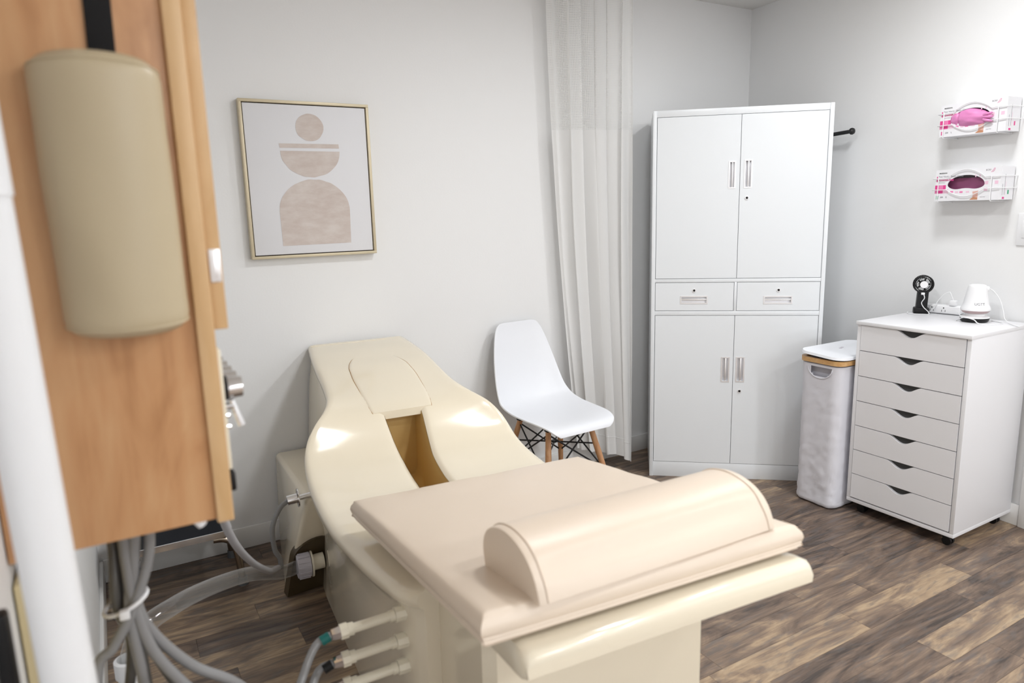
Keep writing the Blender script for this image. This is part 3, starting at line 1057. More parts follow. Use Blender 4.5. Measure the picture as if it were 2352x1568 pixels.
T = mb.grid([[pad_pt(i, j, True) for i in range(nx + 1)] for j in range(ny + 1)])
B_ = mb.grid([[pad_pt(i, j, False) for i in range(nx + 1)] for j in range(ny + 1)])
ring_t = T[0] + [r[-1] for r in T[1:]] + T[-1][-2::-1] + [T[k][0] for k in range(ny - 1, 0, -1)]
ring_b = B_[0] + [r[-1] for r in B_[1:]] + B_[-1][-2::-1] + [B_[k][0] for k in range(ny - 1, 0, -1)]
n = len(ring_t)
PROF = [(0.22, 0.004), (0.45, 0.0065), (0.66, 0.004), (0.72, 0.002), (0.78, 0.004), (0.90, 0.005)]
prev = ring_t
seam_pts = []
for t, off in PROF:
    cur = []
    for k in range(n):
        mco = ring_t[k].co.lerp(ring_b[k].co, t)
        if abs(mco.x) > PWD / 2 - 0.014: mco.x += math.copysign(off + 0.003, mco.x)
        if mco.y < -PLN * math.cos(tilt) + 0.022: mco.y -= off + 0.003
        if mco.y > -0.022: mco.y += off + 0.003
        if t == 0.72: seam_pts.append(mco.copy())
        cur.append(mb.bm.verts.new(mco))
    for k in range(n):
        k2 = (k + 1) % n
        mb.bm.faces.new((prev[k], prev[k2], cur[k2], cur[k]))
    prev = cur
for k in range(n):
    k2 = (k + 1) % n
    mb.bm.faces.new((prev[k], prev[k2], ring_b[k2], ring_b[k]))
for v_ in mb.bm.verts:                       # the pad narrows a little towards the head
    if v_.co.x < 0: v_.co.x *= 1 - 0.045 * (-v_.co.y / PLN)
for p_ in seam_pts:
    if p_.x < 0: p_.x *= 1 - 0.045 * (-p_.y / PLN)
mb.build('cover', 'vinyl', pad, 50)
mb = MB()
mb.tube(seam_pts + [seam_pts[0]], 0.0032, 8, caps=False)
mb.build('piping', 'vinyl', pad)

# ---- bolster on the pad
bo = thing('half_round_bolster', 'beige half round vinyl bolster lying across the pad', 'bolster', bpt(0.042, 1.996, 0.578 + 0.0515 + (1.992 - 1.27) * math.tan(tilt)), BT + math.radians(2.6))
BL, BW, BH = 0.525, 0.200, 0.096
mb = MB()
rows = []
nseg = 28


def dpro(t):                               # D-profile: t 0..1 over the dome, in (y, z); y towards the near side
    a = math.pi * t
    y = -BW / 2 * math.cos(a)
    z = BH * (math.sin(a) ** 0.72)
    y += 0.018 * (z / BH)  * -1            # dome leans away from the camera
    return y, z


ends = [(-0.5, 0.975), (-0.492, 0.99), (-0.47, 1.0)] + [(-0.44 + 0.88 * k / 24, 1.0) for k in range(25)] + [(0.47, 1.0), (0.492, 0.99), (0.5, 0.975)]
for s, k in ends:
    x = s * BL
    row = []
    for q in range(nseg + 1):
        y, z = dpro(q / nseg)
        w = 0.0025 * mnoise.noise(Vector((x * 6, y * 12, z * 9)))
        if 0.66 < q / nseg < 0.98:
            w -= 0.017 * math.exp(-((q / nseg - 0.88) / 0.06) ** 2) * max(0, 1 - (2 * s) ** 6)
        f = k + w / BW
        yy, zz = y * f, z * f
        row.append((x, -(yy * math.cos(tilt) - zz * math.sin(tilt)), yy * math.sin(tilt) + zz * math.cos(tilt)))
    rows.append(row)
g = mb.grid(rows, closed=True)
mb.bm.faces.new(g[0]); mb.bm.faces.new(g[-1])
mb.build('cover', 'vinyl', bo, 50)
for s in (2, -3):
    mb = MB()
    mb.tube([Vector(p) for p in rows[s]], 0.0025, 8)
    mb.build('piping', 'vinyl', bo)

# ================================================================== WALL UNIT (control cabinet)
UX1, UY0, UZ0, UZ1 = -3.197, -1.935, 0.943, 2.0
un = thing('control_cabinet', 'maple wall cabinet with chrome knobs and lever on the left wall', 'cabinet', (X0 + 0.002, UY0, UZ0))
ux = UX1 - X0 - 0.002
mb = MB()
mb.box(0, ux - 0.022, 0.008, 0.60, 0.004, UZ1 - UZ0, 0.001)
mb.build('carcass', 'maple', un)
MB().box(ux - 0.022, ux, 0.0, 0.608, 0.0, UZ1 - UZ0, 0.002).build('front_frame', 'mapleedge', un)
dz0 = 1.212 - UZ0
door = MB().box(ux, ux + 0.019, 0.012, 0.60, dz0, UZ1 - UZ0, 0.0015).build('door', 'mapleedge', un)
mb = MB()
hzc = 1.298 - UZ0
mb.box(ux + 0.003, ux + 0.017, 0.009, 0.0125, hzc - 0.022, hzc + 0.022, 0.001).box(ux + 0.006, ux + 0.012, 0.006, 0.010, hzc - 0.014, hzc + 0.014, 0.001)
mb.build('hinge', 'alu', door)
pz0, pz1 = 1.010 - UZ0, 1.183 - UZ0
pan = MB().box(ux, ux + 0.007, 0.02, 0.59, pz0, pz1, 0.002).build('instrument_panel', 'ivory', un)
for k in range(5):
    y = 0.040 + 0.043 * k
    z = 1.124 - UZ0
    MB().cyl((ux + 0.007, y, z), (ux + 0.015, y, z), 0.017, 0.017, 24).cyl((ux + 0.015, y, z), (ux + 0.032, y, z), 0.0155, 0.0145, 24).build('knob', 'chrome', pan, 30)
    MB().cyl((ux + 0.0068, y, z), (ux + 0.0125, y, z), 0.0176, 0.0176, 24).build('knob_collar', 'black', pan, 30)
mb = MB()
mb.cyl((ux + 0.007, 0.03, 1.100 - UZ0), (ux + 0.018, 0.03, 1.100 - UZ0), 0.005)
mb.tube([(ux + 0.016, 0.03, 1.108 - UZ0), (ux + 0.020, 0.03, 1.092 - UZ0), (ux + 0.026, 0.03, 1.070 - UZ0)], [0.004, 0.005, 0.0055], 14)
mb.build('lever', 'chrome', pan)
for z in (1.088, 1.072):
    MB().cyl((ux + 0.006, 0.024, z - UZ0), (ux + 0.0105, 0.024, z - UZ0), 0.0042, 0.003, 12).build('screw', 'chrome', pan)
MB().box(ux, ux + 0.009, 0.012, 0.034, 0.980 - UZ0, 1.008 - UZ0, 0.003).build('rocker_switch', 'black', un)

MB().cyl((ux - 0.045, 0.02, 0.004), (ux - 0.040, 0.02, -0.005), 0.008, 0.007, 16).build('bumper', 'plast', un)

# strap and the pillow that hangs on the side of it
st = MB().box(-0.0145, 0.0145, -0.0015, 0.0015, 0.0, 0.56, 0.0006).build('hanging_strap', 'strap', None, loc=(-3.289, UY0 + 0.0055, 1.50), rot=(0, math.radians(1.2), 0))
tag(st, 'black webbing strap hanging down the maple cabinet above the khaki pillow', 'strap')
pl = thing('hanging_pillow', 'khaki vinyl half round pillow hanging on the side of the maple cabinet', 'pillow', (-3.2965, UY0 + 0.006, 1.228))
PW2, PH2, PD2 = 0.140, 0.312, 0.066
mb = MB()
rows = []
nz_, na = 40, 28
for k in range(nz_ + 1):
    s = k / nz_
    e = min(s, 1 - s)
    f = 1.0 if e > 0.06 else (0.86 + 0.14 * math.sqrt(1 - (1 - e / 0.06) ** 2))
    zoff = s * PH2
    row = []
    for q in range(na + 1):
        a = math.pi * q / na
        x = -PW2 / 2 * math.cos(a) * f
        y = -PD2 * (math.sin(a) ** 0.75) * f
        w = 0.0018 * mnoise.noise(Vector((x * 20, y * 20, zoff * 9)))
        row.append((x + w + 0.004 * (1 - s) - 0.002, y + w, zoff + 0.008 * math.sin(a) * (1 if s > 0.5 else -0.7) * (abs(s - 0.5) * 2) ** 4))
    rows.append(row)
g = mb.grid(rows, closed=True)
mb.bm.faces.new(g[0]); mb.bm.faces.new(g[-1])
mb.build('cover', 'khaki', pl, 60)
mb = MB()
mb.tube(rows[-2], 0.0016, 8)
mb.build('piping', 'khaki', pl)
mb = MB()
mb.tube(rows[1], 0.0016, 8)
mb.build('piping', 'khaki', pl)

# white standpipe close to the camera
sp = thing('drain_standpipe', 'blurred white plastic standpipe in the near left foreground', 'pipe', (-3.380, -2.129, 0))
sp.rotation_euler = (0, -0.018, 0)
MB().cyl((0, 0, 0), (0, 0, 1.385), 0.0245, 0.0245, 32).build('lower_pipe', 'pvc', sp, 40)
MB().cyl((0, 0, 1.385), (0, 0, CEIL - 0.001), 0.0262, 0.0262, 32).build('upper_pipe', 'pvc', sp, 40)

# ================================================================== HOSES


def hose(name, pts, r, mat, label, group=None, n=12, seg=10):
    mb = MB()
    mb.tube(smooth_path(pts, seg), r, n)
    o = mb.build(name, mat, None, 60)
    tag(o, label, 'hose', group)
    return o


# fat clear drain hose: table union -> arch -> white drain pipe under the cabinet
e0 = bpt(cu - 0.018, cv, cz)
hose('drain_hose', [e0, (-2.905, -0.60, 0.155), (-3.019, -0.72, 0.239), (-3.12, -0.85, 0.303), (-3.209, -0.97, 0.350), (-3.268, -1.05, 0.373), (-3.311, -1.09, 0.376), (-3.346, -1.12, 0.364), (-3.366, -1.14, 0.330), (-3.372, -1.148, 0.29)], 0.0232, 'hose', 'thick clear drain hose arching from the table union over the floor', n=24)
dp = thing('floor_drain_pipe', 'short white drain pipe standing on the floor under the wall cabinet', 'pipe', (-3.373, -1.150, 0))
MB().cyl((0, 0, 0), (0, 0, 0.285), 0.027, 0.027, 28).build('pipe', 'pvc', dp, 40)
MB().lathe([(0.027, 0.28), (0.032, 0.285), (0.032, 0.325), (0.0245, 0.328), (0.0245, 0.30)], n=28).build('collar', 'pvc', dp, 40)
# thin hoses
hose('spray_hose', [bpt(fx0 - 0.060, -c.y, 0.395), (-2.895, -0.60, 0.385), (-2.925, -0.61, 0.33), (-2.925, -0.61, 0.25), (-2.910, -0.605, 0.21), (-2.908, -0.604, 0.177)], 0.0085, 'hosegrey', 'thin milky hose from the chrome fitting down to the drain hose')
hose('braided_hose', [(-3.20, -1.50, 0.95), (-3.185, -1.45, 0.86), (-3.13, -1.25, 0.62), (-3.06, -1.02, 0.43), (-2.985, -0.83, 0.29), (-2.94, -0.70, 0.225), (-2.922, -0.63, 0.190)], 0.0095, 'braid', 'pale braided hose from the cabinet down to the drain hose')
# bundle under the cabinet, tied together
Y1 = -1.78
tie = Vector((-3.345, Y1, 0.782))
bundle = [
    ((-3.355, -1.76, 0.945), (-3.352, -1.765, 0.87), (-0.012, 0.004), [(-3.349, -1.72, 0.66), (-3.40, -1.76, 0.40), (-3.41, -1.80, 0.02)], 'hosedark'),
    ((-3.345, -1.72, 0.945), (-3.343, -1.75, 0.86), (0.000, 0.012), [(-3.335, -1.72, 0.66), (-3.32, -1.74, 0.40), (-3.25, -1.80, 0.012)], 'hosedark'),
    ((-3.332, -1.77, 0.945), (-3.325, -1.775, 0.87), (0.004, -0.010), [(-3.337, -1.79, 0.68), (-3.330, -1.77, 0.58), (-3.28, -1.78, 0.20), (-3.20, -1.85, 0.012)], 'hosegrey'),
    ((-3.327, -1.72, 0.945), (-3.322, -1.74, 0.87), (0.009, 0.006), [(-3.318, -1.75, 0.68), (-3.285, -1.74, 0.58), (-3.20, -1.76, 0.35), (-3.10, -1.85, 0.012)], 'hosedark'),
    ((-3.301, -1.785, 0.945), (-3.306, -1.788, 0.86), (0.008, -0.018), [(-3.368, -1.80, 0.73), (-3.395, -1.80, 0.69), (-3.41, -1.82, 0.50), (-3.42, -1.86, 0.02)], 'hosegrey'),
]
hl = ['smoky hose nearest the wall in the tied bundle', 'smoky hose at the back of the tied bundle', 'milky hose dropping straight through the tied bundle', 'smoky hose swinging right below the tie of the bundle', 'milky hose crossing in front of the tied bundle to the lower left']
for (a, b, off, rest, mt_), lab in zip(bundle, hl):
    hose('water_hose', [a, b, tie + Vector((off[0], off[1], 0.0))] + rest, 0.0082, mt_, lab, 'hoses under the cabinet')
# the two that sweep right to the table fittings
ends_ = []
for vz in (0.505, 0.440, 0.378): ends_.append(bpt(-0.298 - 0.164, 1.632, vz - 0.006))
hose('water_hose', [(-3.315, -1.80, 0.945), (-3.327, -1.79, 0.86), tie + Vector((0.014, -0.006, 0)), (-3.312, -1.775, 0.715), (-3.262, -1.765, 0.635), (-3.20, -1.76, 0.575), (-3.15, -1.74, 0.48), (-3.14, -1.68, 0.33), (-3.13, -1.66, 0.335), (-3.075, -1.635, 0.44), ends_[0] + Vector((-0.035, 0, -0.014)), ends_[0]], 0.0085, 'hosegrey', 'milky hose sweeping right from the bundle to the top table fitting', 'hoses under the cabinet')
hose('water_hose', [(-3.335, -1.80, 0.945), (-3.337, -1.79, 0.86), tie + Vector((0.011, -0.012, 0)), (-3.318, -1.79, 0.70), (-3.282, -1.785, 0.625), (-3.245, -1.79, 0.565), (-3.20, -1.80, 0.44), (-3.17, -1.75, 0.28), (-3.14, -1.70, 0.28), (-3.075, -1.655, 0.385), ends_[1] + Vector((-0.035, 0, -0.010)), ends_[1]], 0.0085, 'hosegrey', 'milky hose sweeping right from the bundle to the middle table fitting', 'hoses under the cabinet')
for k, mname in ((0, 'teal'), (1, 'black')):
    a = ends_[k]
    o = MB().tube([a + Vector((-0.022, 0.0, -0.007)), a + Vector((-0.004, 0, -0.001))], 0.0106, 16).build('hose_band', mname, None, 40)
    tag(o, ['teal band round the hose at the top table fitting', 'black band round the hose at the middle table fitting'][k], 'band')
# cable tie
mb = MB()
ring = [(tie.x + 0.0 + 0.030 * math.cos(t), tie.y - 0.004 + 0.028 * math.sin(t), tie.z + 0.006 + 0.010 * math.cos(t)) for t in [2 * math.pi * k / 28 for k in range(29)]]
mb.tube(ring, 0.0032, 8, caps=False)
mb.box(tie.x - 0.010, tie.x + 0.004, tie.y - 0.042, tie.y - 0.030, tie.z - 0.004, tie.z + 0.010, 0.002)
tag(mb.build('cable_tie', 'plast', None, 40), 'white cable tie holding the hose bundle together', 'cable tie')

# valve pieces on the wall below the cabinet, left of the standpipe
wv = thing('wall_manifold', 'cream wall manifold with black handle below the cabinet at far left', 'manifold', (X0 + 0.002, -1.93, 0.62))
MB().box(0, 0.030, 0.0, 0.30, -0.35, 0.30, 0.004).build('backing_board', simple('cream_board', (0.66, 0.55, 0.32), 0.5), wv)
MB().tube(smooth_path([(0.036, 0.008, 0.31), (0.040, -0.012, 0.24), (0.036, -0.006, 0.14), (0.040, 0.01, 0.02)]), 0.008, 12).build('supply_hose', 'hosegrey', wv)
MB().box(0.0, 0.015, -0.168, -0.146, 0.24, 0.345, 0.005).build('valve_handle', 'black', wv)

# ================================================================== STEP STOOL
sx0, sx1, sy0, sy1, sz = -3.395, -3.012, -0.305, -0.06, 0.222
ss = thing('step_stool', 'low step stool with black tread and chrome frame under the wall cabinet', 'stool', ((sx0 + sx1) / 2, (sy0 + sy1) / 2, 0))
a, b = (sx1 - sx0) / 2, (sy1 - sy0) / 2
mb = MB()
mb.prism(rrect(a - 0.006, b - 0.006, 0.03, 6), lambda x, y: (x, y, sz - 0.018), lambda x, y: (x, y, sz))
mb.build('tread', 'navy', ss, 40)
mb = MB()
o_, i_ = rrect(a, b, 0.034, 8), rrect(a - 0.006, b - 0.006, 0.03, 8)
mb.grid([[(x, y, z) for x, y in q] for q, z in ((o_, sz - 0.022), (o_, sz + 0.001), (i_, sz + 0.001), (i_, sz - 0.022), (o_, sz - 0.022))], closed=True)
mb.build('chrome_band', 'chrome', ss, 40, dbl=1e-4)
for sgn in (-1, 1):
    for fr in (-1, 1):
        pts = smooth_path([(sgn * (a - 0.07), fr * (b - 0.018), sz - 0.030), (sgn * (a - 0.035), fr * (b - 0.014), sz - 0.034), (sgn * (a - 0.006), fr * (b - 0.008), sz - 0.055), (sgn * (a + 0.006), fr * (b - 0.004), sz - 0.10), (sgn * (a + 0.014), fr * (b + 0.004), 0.012)], 8)
        lg = MB().tube(pts, 0.0130, 14).build('leg', 'gun', ss, 50)
        MB().cyl((pts[-1].x, pts[-1].y, 0.0), (pts[-1].x, pts[-1].y, 0.030), 0.0195, 0.0165, 16).build('rubber_foot', 'grey', lg)

# ================================================================== CHAIR
CHX, CHY, CHA = -1.600, -0.335, math.radians(3)
ch = thing('shell_chair', 'white moulded shell chair with wooden dowel legs in front of the curtain', 'chair', (CHX, CHY, 0), CHA)
# local: -y is the facing direction
PF = [(0.235, 0.402), (0.228, 0.418), (0.205, 0.432), (0.15, 0.434), (0.06, 0.427), (-0.04, 0.422), (-0.12, 0.428), (-0.175, 0.448), (-0.212, 0.492), (-0.236, 0.560), (-0.258, 0.650), (-0.276, 0.735), (-0.288, 0.795), (-0.291, 0.822), (-0.292, 0.830)]
PWH = [0.150, 0.178, 0.200, 0.216, 0.224, 0.227, 0.226, 0.222, 0.215, 0.205, 0.188, 0.166, 0.143, 0.120, 0.090]
LIFT = [0.0, 0.002, 0.006, 0.014, 0.024, 0.034, 0.044, 0.052, 0.050, 0.040, 0.028, 0.018, 0.010, 0.006, 0.003]
pf = smooth_path([(p[0], p[1], 0) for p in PF], 4)
pw = [v.x for v in smooth_path([(w, 0, 0) for w in PWH], 4)]
lf = [v.x for v in smooth_path([(w, 0, 0) for w in LIFT], 4)]
mb = MB()
rows = []
NT = 20
for k, p in enumerate(pf):
    t = pf[min(k + 1, len(pf) - 1)] - pf[max(k - 1, 0)]
    t.normalize()
    nrm = Vector((-t.y, t.x))            # in (f, z)
    if nrm.y < 0 and k < len(pf) * 0.45: nrm = -nrm
    if k >= len(pf) * 0.45 and nrm.x < 0: nrm = -nrm
    row = []
    for q in range(NT + 1):
        s = -1 + 2 * q / NT
        lift = lf[k] * abs(s) ** 2.4
        row.append((s * pw[k] * 0.91, -(p.x + nrm.x * lift), p.y + nrm.y * lift))
    rows.append(row)
g = mb.grid(rows)
sh = mb.build('shell', 'chair', ch, 60)
md = sh.modifiers.new('thick', 'SOLIDIFY'); md.thickness = 0.007; md.offset = 0
md = sh.modifiers.new('round', 'BEVEL'); md.width = 0.002; md.segments = 2; md.limit_method = 'ANGLE'
tops = [(-0.115, -0.115), (0.115, -0.115), (-0.115, 0.105), (0.115, 0.105)]
feet = [(-0.195, -0.215), (0.195, -0.215), (-0.195, 0.205), (0.195, 0.205)]
for (tx, ty), (fx_, fy_) in zip(tops, feet):
    MB().tube([(tx, ty, 0.400), (tx + (fx_ - tx) * 0.35, ty + (fy_ - ty) * 0.35, 0.26), (fx_, fy_, 0.0)], [0.0125, 0.0145, 0.0095], 16).build('leg', 'beech', ch)
br_ = MB()


def legp(i, z):
    t = (0.40 - z) / 0.40
    return Vector((tops[i][0] + (feet[i][0] - tops[i][0]) * t, tops[i][1] + (feet[i][1] - tops[i][1]) * t, z))


for (i, j) in ((0, 1), (1, 3), (3, 2), (2, 0)):
    br_.cyl(legp(i, 0.385), legp(j, 0.18), 0.0038, None, 8)
    br_.cyl(legp(j, 0.385), legp(i, 0.18), 0.0038, None, 8)
br_.cyl(legp(0, 0.30), legp(3, 0.30), 0.0038, None, 8).cyl(legp(1, 0.30), legp(2, 0.30), 0.0038, None, 8)
br_.cyl((0, 0.0, 0.295), (0, 0.0, 0.305), 0.012)
br_.build('wire_brace', 'blackm', ch)
for (tx, ty) in tops:
    MB().box(tx - 0.014, tx + 0.014, ty - 0.014, ty + 0.014, 0.398, 0.418, 0.003).build('seat_mount', 'black', ch)

# ================================================================== CURTAIN
cu_ = thing('privacy_curtain', 'gathered white privacy curtain with net top beside the chair', 'curtain', (0, 0, 0))


def curtain_pt(s, z):
    """s 0..1 across from the wall side to the free edge"""
    d = (CEIL - z) / CEIL                  # 0 top .. 1 bottom
    l = Vector((-1.437, -0.075))
    r = Vector((-1.03, -0.20))
    # the wall side drifts towards the room corner lower down
    l2 = Vector((-1.29, -0.115))
    r2 = Vector((-1.028, -0.215))
    k = d ** 1.6
    A = l.lerp(l2, k); Bq = r.lerp(r2, d)
    base_ = A.lerp(Bq, s)
    nn = Vector((-(Bq - A).y, (Bq - A).x)).normalized()
    amp = 0.011 + 0.007 * d
    ph = s * 2 * math.pi * 3.2 + 0.5 * math.sin(z * 1.7)
    off = amp * math.sin(ph) + 0.008 * math.sin(ph * 2.3 + z * 1.1) + 0.006 * mnoise.noise(Vector((s * 8, z * 2.2, 3)))
    al = 0.016 * math.sin(2 * ph + 0.6)
    dirv = (Bq - A).normalized()
    p = base_ + nn * off + dirv * al * min(1, 6 * s * (1 - s))
    return Vector((p.x, p.y, z))


def curtain_part(name, z0, z1, mat, nzr, dz=None):
    mb = MB()
    N = 140
    rows = []
    for k in range(nzr + 1):
        row = []
        for q in range(N + 1):
            s = q / N
            zb = z0
            if dz: zb = z0 + dz(s)
            z = zb + (z1 - zb) * k / nzr
            row.append(curtain_pt(s, z))
        rows.append(row)
    mb.grid(rows)
    o = mb.build(name, mat, cu_, 80)
    uv = o.data.uv_layers.new(name='UVMap')
    for p in o.data.polygons:
        for li in p.loop_indices:
            vi = o.data.loops[li].vertex_index
            k, q = divmod(vi, N + 1)
            uv.data[li].uv = (q / N * 1.0, o.data.vertices[vi].co.z)
    return o


hem = lambda s: interp(s, [0, 0.35, 0.75, 0.9, 1.0], [0.135, 0.11, 0.085, 0.06, 0.035])
curtain_part('cloth', 0.0, 1.73, 'curtain', 50, hem)
curtain_part('net_header', 1.73, CEIL - 0.022, 'net', 22)
mb = MB()
mb.tube([curtain_pt(q / 140, hem(q / 140) + 0.095) + Vector((0, -0.001, 0)) for q in range(141)], 0.0012, 6)
mb.build('hem_stitch', 'curtain', cu_)
mb = MB()
mb.tube([curtain_pt(1.0, 0.035 + (CEIL - 0.06) * k / 40) for k in range(41)], 0.0022, 8)
mb.build('edge_binding', 'curtain', cu_)
MB().box(-1.47, -0.97, -0.165, -0.135, CEIL - 0.022, CEIL - 0.001, 0.002).build('track', 'trim', cu_)

# ================================================================== PICTURE
pc = thing('framed_picture', 'framed abstract print of stacked beige shapes on the back wall', 'picture', (-2.5525, -0.001, 1.50))
pw_, ph_ = 0.2555, 0.3045
fr = 0.011
mb = MB()
mb.box(-pw_, pw_, -0.036, 0, ph_ - fr, ph_, 0.001).box(-pw_, pw_, -0.036, 0, -ph_, -ph_ + fr, 0.001)
mb.box(-pw_, -pw_ + fr, -0.036, 0, -ph_ + fr, ph_ - fr, 0.001).box(pw_ - fr, pw_, -0.036, 0, -ph_ + fr, ph_ - fr, 0.001)
mb.build('frame', 'gold', pc)
MB().box(-pw_ + fr, pw_ - fr, -0.018, -0.004, -ph_ + fr, ph_ - fr).build('shadow_liner', 'bronze', pc)
q = fr + 0.004
MB().box(-pw_ + q, pw_ - q, -0.031, -0.017, -ph_ + q, ph_ - q, 0.001).build('canvas', 'canvas', pc)
yc = -0.0314


def flat(poly, name, mat, parent, y=yc, th=0.0005):
    mb = MB()
    mb.prism(poly, lambda x, z: (x, y, z), lambda x, z: (x, y - th, z))
    return mb.build(name, mat, parent, 30)


ox, oz = 0.0105, 0.0


def wob(x, z, a=0.0022): return (x + a * mnoise.noise(Vector((x * 40, z * 40, 0))), z + a * mnoise.noise(Vector((x * 40, z * 40, 9))))


cx, cz_ = 0.0085, 0.206
flat([wob(cx + 0.055 * math.cos(t), cz_ + 0.053 * math.sin(t)) for t in [2 * math.pi * k / 48 for k in range(48)]], 'painted_circle', 'wash', pc)
flat([wob(*p) for p in [(-0.115, 0.141), (0.122, 0.143), (0.122, 0.127), (-0.114, 0.125)]], 'painted_bar', 'wash', pc)
flat([wob(0.0045 + 0.119 * math.cos(t), 0.115 + 0.102 * math.sin(t)) for t in [math.pi + math.pi * k / 40 for k in range(41)]], 'painted_bowl', 'wash', pc)
flat([wob(*p) for p in [(-0.131, -0.256)] + [(0.008 + 0.142 * math.cos(t), -0.118 + 0.122 * math.sin(t)) for t in [math.pi - math.pi * k / 40 for k in range(41)]] + [(0.147, -0.254)]], 'painted_arch', 'wash', pc)

# ================================================================== RIGHT WALL THINGS
# local frame on the wall: x -> out of the wall, y -> back towards the corner, so s along the wall = -y


def wall_pt(s, z, out=0.0):
    return Vector((-math.sin(WA) * s - math.cos(WA) * out, -math.cos(WA) * s + math.sin(WA) * out, z))


def wall_thing(name, label, cat, s, z, group=None):
    t = thing(name, label, cat, wall_pt(s, z, 0.0), 0, group)
    t.rotation_euler = (0, 0, -math.pi / 2 - WA)
    return t


# local x runs along the wall towards the camera, local -y points into the room
BWD, BHT, BDP = 0.264, 0.130, 0.092
OFF = 0.006


def print_patch(par, x0, x1, z0, z1, mat, y, name='print_block'):
    return MB().box(x0, x1, y - 0.0003, y, z0, z1).build(name, mat, par, 0)


def print_text(par, s, size, x, z, mat, y, bold=0.0, name='lettering', rot=None):
    me = text_mesh(s, size, 'LEFT', 0.00005, bold)
    o = link(name, me, mat, par, 0)
    o.location = (x, y - 0.0004, z)
    o.rotation_euler = rot if rot else (math.pi / 2, 0, 0)
    return o


